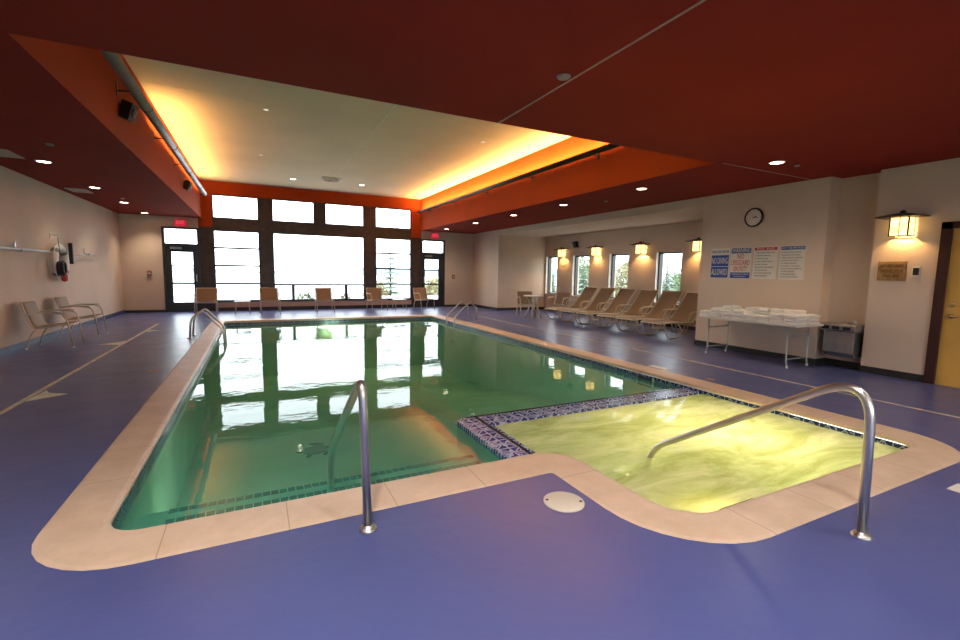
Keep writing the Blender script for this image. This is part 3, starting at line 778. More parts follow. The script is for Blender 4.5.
for s in (-.06, .06):
    q = MB(); q.tube([(.01, s, .02), (.10, s, .0), (.12, s, .06)], .009, fillet=.02); q.build('hook_arm', M['skim_lid'], P)

# ------------------------------------------------------------------ ceiling fittings
def downlight(x, y, z, r=.085, m='lamp', label='', power=0, group=None, near=False, spread=105):
    D = empty('recessed_downlight', (x, y, z)); tag(D, label, 'ceiling light', group)
    q = MB(); n = 28
    ro, ri = r * 1.25, r
    A = [q.bm.verts.new((ro * cos(2 * pi * k / n), ro * sin(2 * pi * k / n), 0)) for k in range(n)]
    B = [q.bm.verts.new((ri * cos(2 * pi * k / n), ri * sin(2 * pi * k / n), -.006)) for k in range(n)]
    C = [q.bm.verts.new((ri * .97 * cos(2 * pi * k / n), ri * .97 * sin(2 * pi * k / n), 0.0)) for k in range(n)]
    for U, V in ((A, B), (B, C)):
        for k in range(n): q.bm.faces.new([U[k], U[(k + 1) % n], V[(k + 1) % n], V[k]])
    q.build('trim_ring', M['white_plastic'], D)
    q = MB(); q.lathe([(ri * .96, -.001), (ri * .96, -.004)], n); q.build('lamp_lens', M[m], D)
    if power:
        ld = bpy.data.lights.new('downlight_beam', 'SPOT'); ld.energy = power; ld.color = (1.0, .95, .92) if near else (1.0, .83, .62); ld.spot_size = radians(150 if near else spread); ld.spot_blend = .8; ld.shadow_soft_size = .10 if near else .06
        lo = bpy.data.objects.new('downlight_beam', ld); COL.objects.link(lo); lo.parent = D; lo.location = (0, 0, -.02)
    return D
ords = ['nearest', 'second', 'third', 'fourth', 'fifth', 'sixth']
for k, y in enumerate((9.57, 12.11, 14.46, 16.87)):
    downlight(-2.90, y, ZC, label='%s recessed light in the dark ceiling over the left walkway' % ('nearest', 'second', 'third', 'farthest')[k], power=(34, 42, 55, 105)[k], group='left walkway ceiling lights')
for k, y in enumerate((4.05, 6.46, 8.87, 11.17, 13.62, 16.14)):
    downlight(6.55 + (.1 if k == 0 else 0), y, ZC, label='%s recessed light in the dark ceiling over the right walkway' % (ords[k] if k < 5 else 'farthest'), power=92, group='right walkway ceiling lights', spread=142)
for k, (x, y, pw_) in enumerate(((-2.9, 7.1, 22), (-2.9, 4.6, 18), (-2.9, 1.8, 22), (6.9, .5, 95), (-1.9, .5, 330), (-.2, .6, 440), (1.6, .6, 240), (3.6, .5, 110), (5.4, -.4, 110), (.4, -2.8, 150), (3.4, -2.8, 120), (6.4, -2.8, 120), (-2.9, -2.0, 60))):  # left row continued; the other lamps are added unseen to brighten the near deck
    downlight(x, y, ZC, label='recessed light added in the near ceiling, outside the picture', power=pw_, group='added near ceiling lights', near=True)
for k, (x, y) in enumerate(((1.17, 15.71), (3.28, 15.57), (.27, 9.25), (.23, 12.89), (4.54, 9.13), (4.57, 12.54))):
    lab = ('bright recessed light in the cream ceiling left of the round vent', 'bright recessed light in the cream ceiling right of the round vent',
           'small dim light in the cream ceiling, near left one', 'small dim light in the cream ceiling, middle left one',
           'small dim light in the cream ceiling, near right one', 'small dim light in the cream ceiling, middle right one')[k]
    downlight(x, y, ZU, .075 if k < 2 else .045, 'lamp' if k < 2 else 'lamp_dim', lab, power=25 if k < 2 else 0, group='cream ceiling lights')
V = empty('air_vent', (2.22, 15.05, ZU)); tag(V, 'round white air diffuser on a square plate in the cream ceiling', 'vent')
MB().box(-.30, .30, -.30, .30, -.015, 0).build('mounting_plate', M['vent'], V)
for r in (.24, .17, .10):
    q = MB(); q.tube([(r * cos(2 * pi * k / 32), r * sin(2 * pi * k / 32), -.03) for k in range(32)], .02, n=8, closed=True); q.build('diffuser_ring', M['vent'], V)
for x, y, lab, sx in ((-3.32, 12.75, 'white slotted vent in the dark ceiling by the left wall, the farther one', .17), (-3.22, 9.15, 'white slotted vent in the dark ceiling at the left edge', .15)):
    V = empty('air_vent', (x, y, ZC)); tag(V, lab, 'vent')
    q = MB(); q.box(-sx, sx, -.28, -.25, -.012, 0); q.box(-sx, sx, .25, .28, -.012, 0); q.box(-sx, -sx + .03, -.25, .25, -.012, 0); q.box(sx - .03, sx, -.25, .25, -.012, 0); q.build('vent_frame', M['vent'], V)
    for i in range(7):
        MB().box(-sx + .03, sx - .03, -.22 + i * .07, -.18 + i * .07, -.01, -.002).build('slat', M['vent'], V)
for x, y, z, r, lab in ((2.32, 3.20, ZC, .058, 'round pale disc on the dark ceiling beside the joint line'), (7.04, 4.00, ZC, .04, 'tiny disc on the dark ceiling right of a recessed light'),
                        (6.98, 7.91, ZC, .04, 'tiny disc on the dark ceiling above the alcove'), (-2.40, 8.17, ZC, .045, 'tiny disc on the dark ceiling over the left walkway'), (-2.75, 13.6, ZC, .04, 'faint disc on the dark ceiling near the left exit')):
    q = MB(); q.lathe([(r, 0), (r, -.008), (r * .8, -.018), (r * .3, -.02)], 24)
    tag(q.build('ceiling_disc', M['foot_sensor'], loc=(x, y, z)), lab, 'ceiling fitting')

# cove light troughs
def trough(x, z, y0, y1, wallx, lab, glow0, ys_br, power):
    T = empty('cove_light_trough', (x, 0, z)); tag(T, lab, 'cove light')
    prof = []
    R0 = .075
    for k in range(13):
        a = pi + pi * k / 12; prof.append((R0 * cos(a), R0 * sin(a) * 1.0))
    for k in range(13):
        a = 2 * pi - pi * k / 12; prof.append(((R0 - .006) * cos(a), (R0 - .006) * sin(a) + .004))
    q = MB(); q.prism(prof, 1, y0, y1, smooth=True); q.build('housing', M['grey_metal'] if wallx < 0 else M['dark_metal'], T)
    q = MB(); q.tube([(0, glow0, -.02), (0, y1 - .1, -.02)], .013, n=8); q.build('lamp_tube', M['tube'], T)
    yj = y0 + 1.3
    while yj < y1:
        q = MB(); pp = [((R0 + .004) * cos(pi + pi * k / 12), (R0 + .004) * sin(pi + pi * k / 12)) for k in range(13)] + [(R0 * cos(2 * pi - pi * k / 12), R0 * sin(2 * pi - pi * k / 12)) for k in range(13)]
        q.prism(pp, 1, yj, yj + .04); q.build('joint_band', M['dark_metal'], T); yj += 2.35
    d = wallx - x; s = 1 if d > 0 else -1
    for y in ys_br:
        q = MB(); q.box(d - s * .012 if s > 0 else d, d if s > 0 else d + .012, y - .03, y + .03, -.15, .03)
        q.tube([(d, y, -.09), (s * .03, y, -.075)], .010, n=8); q.build('bracket', M['dark_metal'], T)
    ld = bpy.data.lights.new('cove_glow', 'AREA'); ld.shape = 'RECTANGLE'; ld.size = .08; ld.size_y = y1 - glow0 - .1
    ld.color = (1.0, .56, .17); ld.energy = power * (y1 - glow0)
    lo = bpy.data.objects.new('cove_glow', ld); COL.objects.link(lo); lo.parent = T
    lo.location = (0, (glow0 + y1) / 2, .005); lo.rotation_euler = (pi, 0, 0)
    return T
trough(-1.33, 3.74, 4.62, 16.75, XSL, 'grey cove light trough along the left fascia of the raised ceiling', 9.3, (7.45, 9.8, 12.0, 14.4), 15)
trough(5.82, 3.76, 4.62, 17.2, XSR, 'dark cove light trough along the right fascia of the raised ceiling', 5.0, (7.0, 9.3, 11.6, 13.9, 16.2), 34)

def speaker(x, y, z, rz, lab, wall):
    S_ = empty('speaker', (x, y, z), rz); tag(S_, lab, 'speaker')
    q = MB().box(.04, .17, -.08, .08, -.11, .11, mtx=Matrix.Rotation(radians(18), 4, 'Y'), bev=.012); bo = q.build('cabinet', M['black'], S_)
    q = MB(); q.lathe([(.055, .17), (.06, .175), (.03, .178)], 20, axis='X'); bmesh.ops.transform(q.bm, matrix=Matrix.Rotation(radians(18), 4, 'Y'), verts=q.bm.verts); q.build('grille', M['dark_metal'], S_)
    q = MB(); q.box(0, .012, -.04, .04, -.06, .06); q.tube([(.01, 0, 0), (.07, 0, -.02)], .018); q.build('mount', M['black'], S_)
speaker(XSL, 7.55, 3.47, radians(-15), 'black speaker under the left trough, nearer one', 'l')
speaker(XSL, 13.4, 3.47, radians(-15), 'black speaker under the left trough, farther one', 'l')
speaker(XA, 13.18, 2.52, pi, 'small black speaker on the alcove wall between two lanterns', 'a')

# wall lanterns
def make_lantern():
    Ln = empty('wall_lantern')
    # faces -x; origin on the wall
    q = MB(); q.box(-.015, 0, -.07, .07, -.10, .12, bev=.004); q.build('backplate', M['dark_metal'], Ln)
    q = MB()                                           # broad pyramid roof
    B = [(-.32, -.25, .115), (-.32, .25, .115), (0, .25, .115), (0, -.25, .115)]
    Tt = [(-.18, -.05, .165), (-.18, .05, .165), (-.09, .05, .165), (-.09, -.05, .165)]
    q2 = [(x, y, z - .012) for x, y, z in B]
    for rr in ((B, Tt), (q2, B)):
        for i in range(4): q.quad(rr[0][i], rr[0][(i + 1) % 4], rr[1][(i + 1) % 4], rr[1][i])
    q.quad(*Tt); q.quad(*q2[::-1]); roof = q.build('roof', M['dark_metal'], Ln, weld=True)
    q = MB(); q.lathe([(.02, .16), (.035, .175), (.035, .19), (.012, .205)], 12, c=(-.135, 0, 0)); q.build('finial', M['dark_metal'], roof)
    x0, x1, h, z0, z1 = -.21, -.03, .105, -.16, .11
    q = MB()
    for (x, y) in ((x0, -h), (x0, h), (x1, -h), (x1, h)): q.box(x - .008, x + .008, y - .008, y + .008, z0, z1)
    for z in (z0, z1 - .012):
        q.box(x0, x1, -h - .008, -h + .008, z, z + .012); q.box(x0, x1, h - .008, h + .008, z, z + .012); q.box(x0 - .008, x0 + .008, -h, h, z, z + .012); q.box(x1 - .008, x1 + .008, -h, h, z, z + .012)
    q.box(x0 - .006, x0 + .006, -h * .05 - .004 + .0, -h * .05 + .004, z0, z1)
    q.build('cage', M['dark_metal'], Ln)
    MB().box(x0 + .002, x0 + .006, -h + .008, h - .008, z0 + .012, z1 - .012).build('glass_panel', M['lantern'], Ln)
    for s in (-1, 1): MB().box(x0 + .008, x1 - .008, s * h - .002, s * h + .002, z0 + .012, z1 - .012).build('glass_panel', M['lantern'], Ln)
    q = MB(); q.lathe([(.012, .10), (.028, .06), (.034, .02), (.02, -.02)], 14, c=(-.13, 0, 0)); q.build('bulb', M['lamp'], Ln)
    return Ln
lan = make_lantern(); first = True
for (x, y, z, lab) in ((XN, 3.20, 2.20, 'large near wall lantern beside the golden door'),
                       (XA, 8.10, 2.22, 'lantern at the near end of the alcove, by the wall corner'), (XA, 10.07, 2.22, 'lantern between the two nearest alcove windows'),
                       (XA, 12.05, 2.22, 'lantern between the middle alcove windows'), (XA, 13.95, 2.22, 'lantern between the two farthest alcove windows')):
    o = lan if first else copy_tree(lan); first = False
    o.location = (x, y, z); tag(o, 'glowing craftsman style ' + lab, 'wall lamp', 'wall lanterns')
    ld = bpy.data.lights.new('lantern_bulb_light', 'POINT'); ld.energy = 22; ld.color = (1.0, .58, .20); ld.shadow_soft_size = .03
    lo = bpy.data.objects.new('lantern_bulb_light', ld); COL.objects.link(lo); lo.parent = o; lo.location = (-.10, 0, -.09)

# ------------------------------------------------------------------ signs, clock, plaque
def board(name, y0, y1, z0, z1, lab, x=XR, m='sign_white', t=.006):
    S_ = empty(name, (x, (y0 + y1) / 2, z0)); tag(S_, lab, 'sign')
    h = abs(y1 - y0) / 2
    MB().box(-t, 0, -h, h, 0, z1 - z0).build('board', M[m], S_)
    return S_, h, z1 - z0
def T_(S_, body, size, y, z, m, width=None, align='CENTER', d=.010, name='lettering'):
    return text_mesh(body, size, name, M[m], S_, Matrix.Translation((-d, y, z)) @ FX, width=width, align=align)
def band_(S_, h, z0, z1, m, name='colour_band', inset=.0): return MB().box(-.008, -.006, -h + inset, h - inset, z0, z1).build(name, M[m], S_)
S_, h, H = board('pool_sign', 5.80, 6.20, 1.40, 1.985, 'white and blue shallow water no diving sign, leftmost of the four')
T_(S_, 'SHALLOW WATER', .07, 0, .515, 'sign_blue', .36)
band_(S_, h, .01, .45, 'sign_blue', inset=.015)
T_(S_, 'NO DIVING', .17, 0, .335, 'sign_white', .34); T_(S_, 'ALLOWED', .17, 0, .115, 'sign_white', .33)
MB().box(-.0095, -.008, -h + .015, h - .015, .222, .232).build('rule_line', M['sign_white'], S_)
S_, h, H = board('pool_sign', 5.365, 5.775, 1.395, 1.985, 'warning no lifeguard on duty sign with red letters')
band_(S_, h, .48, .58, 'sign_blue', inset=.012); T_(S_, 'WARNING', .115, 0, .53, 'sign_white', .36)
T_(S_, 'NO', .14, 0, .415, 'sign_red', .13); T_(S_, 'LIFEGUARD', .14, 0, .30, 'sign_red', .36); T_(S_, 'ON DUTY', .14, 0, .185, 'sign_red', .28)
band_(S_, h, .01, .12, 'sign_blue', inset=.012)
T_(S_, 'CHILDREN SHOULD NOT USE POOL', .03, 0, .085, 'sign_white', .34); T_(S_, 'WITHOUT AN ADULT', .03, 0, .042, 'sign_white', .24)
RULES = ['SHOWER BEFORE ENTERING THE POOL', 'NO RUNNING OR ROUGH PLAY', 'NO GLASS IN POOL AREA', 'NO FOOD OR DRINK IN THE POOL', 'NO DIVING OR JUMPING', 'CHILDREN MUST BE WITH AN ADULT', 'NO PETS IN POOL AREA', 'POOL CLOSES AT POSTED HOURS', 'SWIM AT YOUR OWN RISK']
S_, h, H = board('pool_sign', 4.895, 5.325, 1.395, 1.985, 'white pool rules sign with a red header')
band_(S_, h, .52, .575, 'sign_red', inset=.012); T_(S_, 'POOL  RULES', .05, 0, .5475, 'sign_white', .32)
for i, r in enumerate(RULES): T_(S_, r, .026, .18, .475 - i * .052, 'sign_grey', width=.0112 * len(r), align='LEFT')
S_, h, H = board('pool_sign', 4.44, 4.85, 1.395, 1.985, 'white spa rules sign with a blue header, rightmost of the four')
band_(S_, h, .515, .575, 'sign_blue', inset=.012); T_(S_, 'HOT TUB SPA RULES', .05, 0, .545, 'sign_white', .36)
for i, r in enumerate(['DO NOT USE ALONE OR WHEN ILL', 'PERSONS WITH HEART DISEASE,', 'DIABETES OR HIGH BLOOD PRESSURE', 'SHOULD ASK A DOCTOR FIRST', 'NO CHILDREN UNDER FIVE', 'LIMIT SOAKING TO TEN MINUTES', 'NO ALCOHOL BEFORE OR DURING USE', 'NO DIVING OR JUMPING', 'SHOWER BEFORE ENTERING', 'KEEP HAIR AWAY FROM DRAINS']):
    T_(S_, r, .025, .18, .470 - i * .047, 'sign_grey', width=.0112 * len(r), align='LEFT')
S_, h, H = board('wooden_plaque', 3.14, 3.47, 1.41, 1.69, 'tan wooden plaque with dark engraved letters under the near lantern', x=XN, m='plaque', t=.02)
for i, r in enumerate(('NO LIFEGUARD', 'SWIM AT YOUR', 'OWN RISK')): T_(S_, r, .065, 0, .215 - i * .075, 'engrave', .27 if i < 2 else .2, d=.0225)
S_ = empty('wall_switch', (XN, 3.03, 1.55)); tag(S_, 'small dark switch in a white plate right of the wooden plaque', 'switch')
MB().box(-.010, 0, -.045, .045, -.075, .075, bev=.003).build('plate', M['sign_white'], S_)
MB().box(-.02, -.009, -.032, .032, -.055, .045, bev=.003).build('keypad', M['black'], S_)
C_ = empty('wall_clock', (XR, 5.37, 2.52)); tag(C_, 'round wall clock with a dark rim above the pool signs', 'clock')
q = MB(); q.lathe([(.15, 0), (.172, -.005), (.175, -.03), (.160, -.045), (.148, -.04), (.148, -.02)], 40, axis='X'); q.build('rim', M['clock_rim'], C_)
q = MB(); q.lathe([(.149, -.018), (.149, -.022)], 40, axis='X'); q.build('clock_face', M['clock_face'], C_)
for k in range(12):
    a = 2 * pi * (k + 1) / 12
    text_mesh(str(k + 1), .034, 'numeral', M['black'], C_, Matrix.Translation((-.0235, -.12 * sin(a), .12 * cos(a))) @ FX, extrude=.0005)
def hand(a, ln, w, nm):
    q = MB().box(-.003, 0, -w, w, -.02, ln, mtx=Matrix.Translation((-.026, 0, 0)) @ Matrix.Rotation(radians(a), 4, 'X')); q.build(nm, M['black'], C_)
hand(98, .10, .004, 'minute_hand'); hand(70, .065, .006, 'hour_hand')
S_ = empty('wall_thermostat', (XR, 4.66, 2.03)); tag(S_, 'small cream fitting on the wall above the spa rules sign', 'wall fitting')
MB().box(-.03, 0, -.05, .05, -.02, .055, bev=.006).build('housing', M['skim_lid'], S_)

# ------------------------------------------------------------------ drinking fountain in the niche
F = empty('drinking_fountain', (8.5795, 3.83, 0)); tag(F, 'grey stainless steel drinking fountain hung in the wall niche', 'drinking fountain')
q = MB(); q.prism([(-.001, .20), (-.28, .20), (-.32, .26), (-.32, .60), (-.001, .60)], 1, -.20, .22); q.build('cabinet', M['steel_dull'], F, bevel=.008)
for z in (.26, .30, .34): pass
q = MB(); q.prism([(-.001, .60), (-.35, .60), (-.385, .62), (-.395, .70), (-.375, .715), (-.001, .715)], 1, -.235, .255); top = q.build('basin', M['steel_dull'], F, bevel=.008)
q = MB(); q.lathe([(.145, .7155), (.15, .720), (.13, .721), (.11, .7165)], 28, c=(-.19, .04, 0)); q.build('bowl_rim', M['steel'], top)
q = MB(); q.lathe([(.025, .715), (.025, .745), (.016, .765), (.010, .77)], 14, c=(-.14, -.12, 0)); q.tube([(-.14, -.12, .755), (-.18, -.10, .775)], .009); q.build('bubbler', M['steel'], F)
for y in (-.12, .03, .17): MB().box(-.400, -.390, y - .05, y + .05, .632, .682, bev=.002).build('push_bar', M['black'], F)
q = MB()
for i in range(6): q.box(-.3225, -.318, -.12, .12, .30 + i * .018, .308 + i * .018)
q.build('louvre', M['grey_metal'], F)
MB().box(-.323, -.319, -.16, -.08, .235, .250).build('maker_plate', M['sign_grey'], F)

# ------------------------------------------------------------------ folding table with towels
Tb = empty('folding_table', (7.79, 4.88, 0)); tag(Tb, 'long white folding table against the wall below the pool signs', 'table')
MB().box(-.38, .38, -.865, .865, .665, .700, bev=.010).build('tabletop', M['table_top'], Tb)
for s in (-1, 1):
    q = MB(); yy = s * .70
    q.tube([(-.28, yy, .66), (-.28, yy, .12), (-.28, yy + s * .02, 0.012)], .0125, fillet=.03)
    q.build('leg', M['grey_leg'], Tb)
    q = MB(); q.tube([(.28, yy, .66), (.28, yy, .12), (.28, yy + s * .02, 0.012)], .0125, fillet=.03)
    q.build('leg', M['grey_leg'], Tb)
    for z_ in (.14, .50):
        q = MB(); q.tube([(-.28, yy, z_), (.28, yy, z_)], .010); q.build('crossbar', M['grey_leg'], Tb)
    q = MB(); q.tube([(0, yy, .50), (0, yy - s * .10, .52), (0, yy - s * .34, .66)], .009, fillet=.05); q.build('brace', M['grey_leg'], Tb)
    for x in (-.28, .28):
        q = MB(); q.lathe([(.016, 0), (.018, .004), (.016, .04)], 12, c=(x, yy + s * .02, 0)); q.build('foot_cap', M['white_plastic'], Tb)

def towel_mesh(w, d, h, seed):
    r = random.Random(seed); bm = bmesh.new()
    n, mm = 16, 4
    # folded towel: rounded loaf section with creased layers, swept along its width
    prof = []
    lay = 3
    for k in range(lay):
        z0, z1 = h * k / lay, h * (k + 1) / lay
        for t in (0.15, .5, .85): prof.append((-d / 2 - .006 * sin(pi * t) + r.uniform(-.002, .002), z0 + (z1 - z0) * t))
        if k < lay - 1: prof.append((-d / 2 + .010, z1))
    prof.append((-d / 2 + .02, h)); prof += [(-d / 6, h + r.uniform(0, .004)), (d / 6, h + r.uniform(0, .004)), (d / 2 - .02, h)]
    for k in range(lay - 1, -1, -1):
        z0, z1 = h * k / lay, h * (k + 1) / lay
        for t in (.85, .5, .15): prof.append((d / 2 + .006 * sin(pi * t), z0 + (z1 - z0) * t))
    R = []
    for j in range(n + 1):
        u = j / n; y = (u - .5) * w; sq = 1 - .10 * (abs(2 * u - 1) ** 6)
        dz = .004 * sin(u * 9 + seed)
        R.append([bm.verts.new((x * sq, y, max(0, z * sq + dz * (z / h)))) for x, z in prof])
    for A, B in zip(R[:-1], R[1:]):
        for k in range(len(prof)):
            f = bm.faces.new([A[k], A[(k + 1) % len(prof)], B[(k + 1) % len(prof)], B[k]]); f.smooth = True
    bm.faces.new(R[0][::-1]); bm.faces.new(R[-1]); bmesh.ops.recalc_face_normals(bm, faces=bm.faces)
    me = bpy.data.meshes.new('folded_towel'); bm.to_mesh(me); bm.free(); me.materials.append(M['towel']); return me
TM = [towel_mesh(.205, .30, .046, s) for s in range(5)]
nth = ['first', 'second', 'third', 'fourth', 'fifth', 'sixth', 'seventh', 'eighth']
lev = ['bottom', 'second', 'third', 'fourth', 'fifth']
hts = {0: [2, 3, 2, 3, 2, 2, 3, 3], 1: [3, 4, 3, 4, 4, 4, 4, 3]}
for row in (0, 1):
    for c in range(8):
        yy = 5.625 - c * .214 + random.uniform(-.004, .004)
        xx = 7.58 + row * .345
        nlev = hts[row][c]
        for k in range(nlev):
            o = bpy.data.objects.new('folded_towel', TM[(c * 3 + k + row) % 5]); COL.objects.link(o)
            o.location = (xx + random.uniform(-.012, .012), yy + random.uniform(-.002, .002), .7015 + k * .0515)
            o.rotation_euler = (0, 0, random.uniform(-.012, .012) + (pi if (c + k) % 2 else 0))
            tag(o, 'white folded towel, %s from below in the %s %s stack from the left' % (lev[k] if k else 'first', nth[c], 'front' if row == 0 else 'back'), 'towel', 'white folded towels on the folding table')

# ------------------------------------------------------------------ handrails
def rail(name, pts, r, lab, flanges, fil=.09, cat='handrail'):
    Rr = empty(name, (pts[0][0], pts[0][1], 0)); tag(Rr, lab, cat)
    o = Vector(Rr.location); P2 = [Vector(p) - o for p in pts]
    q = MB(); q.tube(P2, r, n=18, fillet=fil, seg=10); q.build('tube', M['steel'], Rr)
    for (x, y, z) in flanges:
        q = MB(); q.lathe([(r * 2.05, 0), (r * 2.05, .008), (r * 1.7, .018), (r * 1.08, .022), (r * 1.03, .03)], 26, c=(x - o.x, y - o.y, z)); q.build('flange', M['steel'], Rr)
    return Rr
rail('pool_handrail', [(.52, 2.40, 0), (.50, 2.42, .865), (.445, 3.26, .15), (.44, 3.27, -.30)], .024, 'curved steel handrail standing at the near edge of the pool', [(.52, 2.40, .0)], .13)
rail('spa_handrail', [(2.99, 1.185, 0), (2.97, 1.20, .93), (2.93, 2.62, .0), (2.93, 2.68, -.30)], .024, 'long steel handrail slanting down into the spa', [(2.99, 1.185, .0)], .30)
def ladder(name, xs, ys, s, lab, reach=.62):
    Lr = empty(name, (xs, sum(ys) / 2, 0)); tag(Lr, lab, 'ladder')
    for y in ys:
        yo = y - Lr.location.y
        q = MB(); q.tube([(0, yo, 0), (s * .03, yo, .40), (s * .24, yo, .57), (s * (reach - .02), yo, .14), (s * reach, yo, -.55)], .021, n=14, fillet=.09, seg=8); rr = q.build('side_rail', M['steel'], Lr)
        q = MB(); q.lathe([(.05, .0), (.05, .012), (.024, .018)], 20, c=(0, yo, 0)); q.build('flange', M['steel'], rr)
    for z in (-.28, -.52):
        MB().box(s * reach - .04, s * reach + .04, -(ys[1] - ys[0]) / 2, (ys[1] - ys[0]) / 2, z - .015, z + .015, bev=.004).build('step_tread', M['steel'], Lr)
ladder('pool_ladder', -1.22, (10.75, 11.30), 1, 'steel pool ladder rails at the left side of the pool')
ladder('pool_ladder', 5.83, (11.92, 12.50), -1, 'steel pool ladder rails at the right side of the pool', .74)

# ------------------------------------------------------------------ deck markings and lids
q = MB(); q.box(-2.27, -2.22, 4.0, 13.9, 0, .002); struct(q.build('floor_line', M['line']), 'cream painted line along the left walkway', 'floor line')
q = MB(); q.box(6.55, 6.59, 1.6, 13.9, 0, .002); struct(q.build('floor_line', M['line']), 'cream painted line along the right walkway', 'floor line')
for (x, y, lab, w) in ((-2.13, 6.52, 'pale green triangular decal beside the left floor line, nearest one', .30), (-2.44, 10.45, 'pale green triangular decal left of the left floor line, middle one', .34), (-2.12, 12.4, 'pale green triangular decal by the left floor line, farthest one', .22)):
    s = -1 if x < -2.24 else 1
    q = MB(); q.prism([(0, -w * .8), (s * w, -.1 * w), (s * w * .3, .35 * w), (s * w * .1, w * .8)] if s > 0 else [(0, -w * .5), (0, w * 1.1), (s * w * .5, .3 * w), (s * w * 1.05, 0)], 2, 0, .002)
    tag(q.build('floor_decal', M['arrow'], loc=(-2.215 if s > 0 else -2.275, y, 0)), lab, 'floor decal')
for (x, y, dx, dy, mm, lab) in ((-1.30, 7.53, .075, .06, 'mark', 'orange depth mark on the deck left of the pool'), (5.61, 4.98, .07, .17, 'sign_white', 'white depth marker on the deck right of the pool, farther one'),
                                (5.66, 4.12, .04, .06, 'mark', 'small tan marker on the deck right of the pool'), (4.32, 1.20, .09, .035, 'sign_white', 'small white floor plate right of the spa rail'), ):
    q = MB().box(-dx, dx, -dy, dy, 0, .003); tag(q.build('deck_marker', M[mm], loc=(x, y, 0)), lab, 'deck marker')
S_ = empty('skimmer_hatch', (1.70, 2.19, 0)); tag(S_, 'round beige skimmer lid set in the blue deck', 'lid')
q = MB(); q.lathe([(.128, 0), (.128, .006), (.120, .010), (.02, .0105)], 40); q.build('lid_plate', M['skim_lid'], S_)
for a in (150, -30):
    q = MB(); q.lathe([(.010, .0105), (.010, .0125)], 12, c=(.105 * cos(radians(a)), .105 * sin(radians(a)), 0)); q.build('lid_screw', M['black'], S_)
S_ = empty('skimmer_opening', (5.165, 4.82, -.16)); tag(S_, 'dark skimmer mouth in the right tile band', 'skimmer')
MB().box(-.012, .004, -.14, .14, -.05, .075).build('mouth', M['black'], S_)
MB().box(-.016, .0, -.16, -.14, -.05, .095).build('surround', M['plaster'], S_)
q = MB()
for (y, dx) in ((1.86, 0),):
    q.box(-.17, .17, -.028, .028, 0, .010)
tag(q.build('spa_grating', M['black'], loc=(2.83, 1.78, -.084)), 'dark strip in the spa water along its near coping', 'grating')

# ------------------------------------------------------------------ sling chairs
def sling(pts, w, th=.008):
    """fabric strip: pts (x,z) profile along x, width along y"""
    q = MB(); n = len(pts); ny = 6
    top = []; bot = []
    for i, (x, z) in enumerate(pts):
        a = pts[max(0, i - 1)]; b_ = pts[min(n - 1, i + 1)]
        t = Vector((b_[0] - a[0], b_[1] - a[1])).normalized(); nx, nz = -t.y, t.x
        ra, rb = [], []
        for j in range(ny + 1):
            v = (j / ny - .5) * 2; sag = .018 * (1 - v * v)
            ra.append(q.bm.verts.new((x - nx * sag, v * w / 2, z - nz * sag)))
            rb.append(q.bm.verts.new((x - nx * (sag + th), v * w / 2, z - nz * (sag + th))))
        top.append(ra); bot.append(rb)
    for S2 in (top, bot):
        for i in range(n - 1):
            for j in range(ny):
                f = q.bm.faces.new([S2[i][j], S2[i][j + 1], S2[i + 1][j + 1], S2[i + 1][j]]); f.smooth = True
    for j in (0, ny):
        for i in range(n - 1): q.bm.faces.new([top[i][j], top[i + 1][j], bot[i + 1][j], bot[i][j]])
    for i in (0, n - 1):
        for j in range(ny): q.bm.faces.new([top[i][j], top[i][j + 1], bot[i][j + 1], bot[i][j]])
    return q
def curve(p, n):
    """Catmull-Rom through 2-D points"""
    out = []
    P_ = [p[0]] + list(p) + [p[-1]]
    for i in range(1, len(P_) - 2):
        for k in range(n):
            t = k / n
            out.append(tuple(.5 * ((2 * P_[i][d]) + (-P_[i - 1][d] + P_[i + 1][d]) * t + (2 * P_[i - 1][d] - 5 * P_[i][d] + 4 * P_[i + 1][d] - P_[i + 2][d]) * t * t + (-P_[i - 1][d] + 3 * P_[i][d] - 3 * P_[i + 1][d] + P_[i + 2][d]) * t ** 3) for d in (0, 1)))
    out.append(tuple(p[-1])); return out
def make_chair():
    """arm chair facing +x, origin on the floor under the seat"""
    C = empty('sling_chair'); W = .56
    seat = curve([(.28, .40), (.20, .405), (0, .37), (-.16, .36)], 4)
    back = curve([(-.16, .36), (-.21, .44), (-.26, .60), (-.312, .80)], 4)
    sling(seat, W - .04).build('seat', M['sling'], C); sling(back, W - .04).build('backrest', M['sling'], C)
    for s in (-1, 1):
        y = s * W / 2
        q = MB(); q.tube([(x, y, z) for x, z in seat[:-1] + back], .013, n=8); q.build('side_rail', M['cream_frame'], C)
        q = MB(); q.tube([(-.265, y, .60), (-.05, y + s * .015, .635), (.24, y + s * .015, .60), (.285, y, .40), (.33, y, .012)], .013, n=8, fillet=.08); q.build('arm_and_front_leg', M['cream_frame'], C)
        q = MB(); q.tube([(-.14, y, .365), (-.24, y, .20), (-.29, y, .012)], .013, n=8, fillet=.05); q.build('rear_leg', M['cream_frame'], C)
        q = MB(); q.box(-.06, .22, y + s * .015 - .022, y + s * .015 + .022, .622, .640, bev=.006); q.build('arm_pad', M['cream_frame'], C)
        for x in (.33, -.29):
            q = MB(); q.lathe([(.015, 0), (.017, .005), (.015, .03)], 10, c=(x, y, 0)); q.build('foot_cap', M['white_plastic'], C)
    for (x, z, nm) in ((-.312, .80, 'top_bar'), (.28, .395, 'front_bar'), (-.16, .345, 'rear_bar')):
        q = MB(); q.tube([(x, -W / 2, z), (x, W / 2, z)], .012, n=8); q.build(nm, M['cream_frame'], C)
    return C
ch = make_chair(); used = [False]
def put_chair(x, y, deg, lab, grp):
    o = copy_tree(ch) if used[0] else ch
    used[0] = True; o.location = (x, y, 0); o.rotation_euler = (0, 0, radians(deg)); tag(o, lab, 'chair', grp)
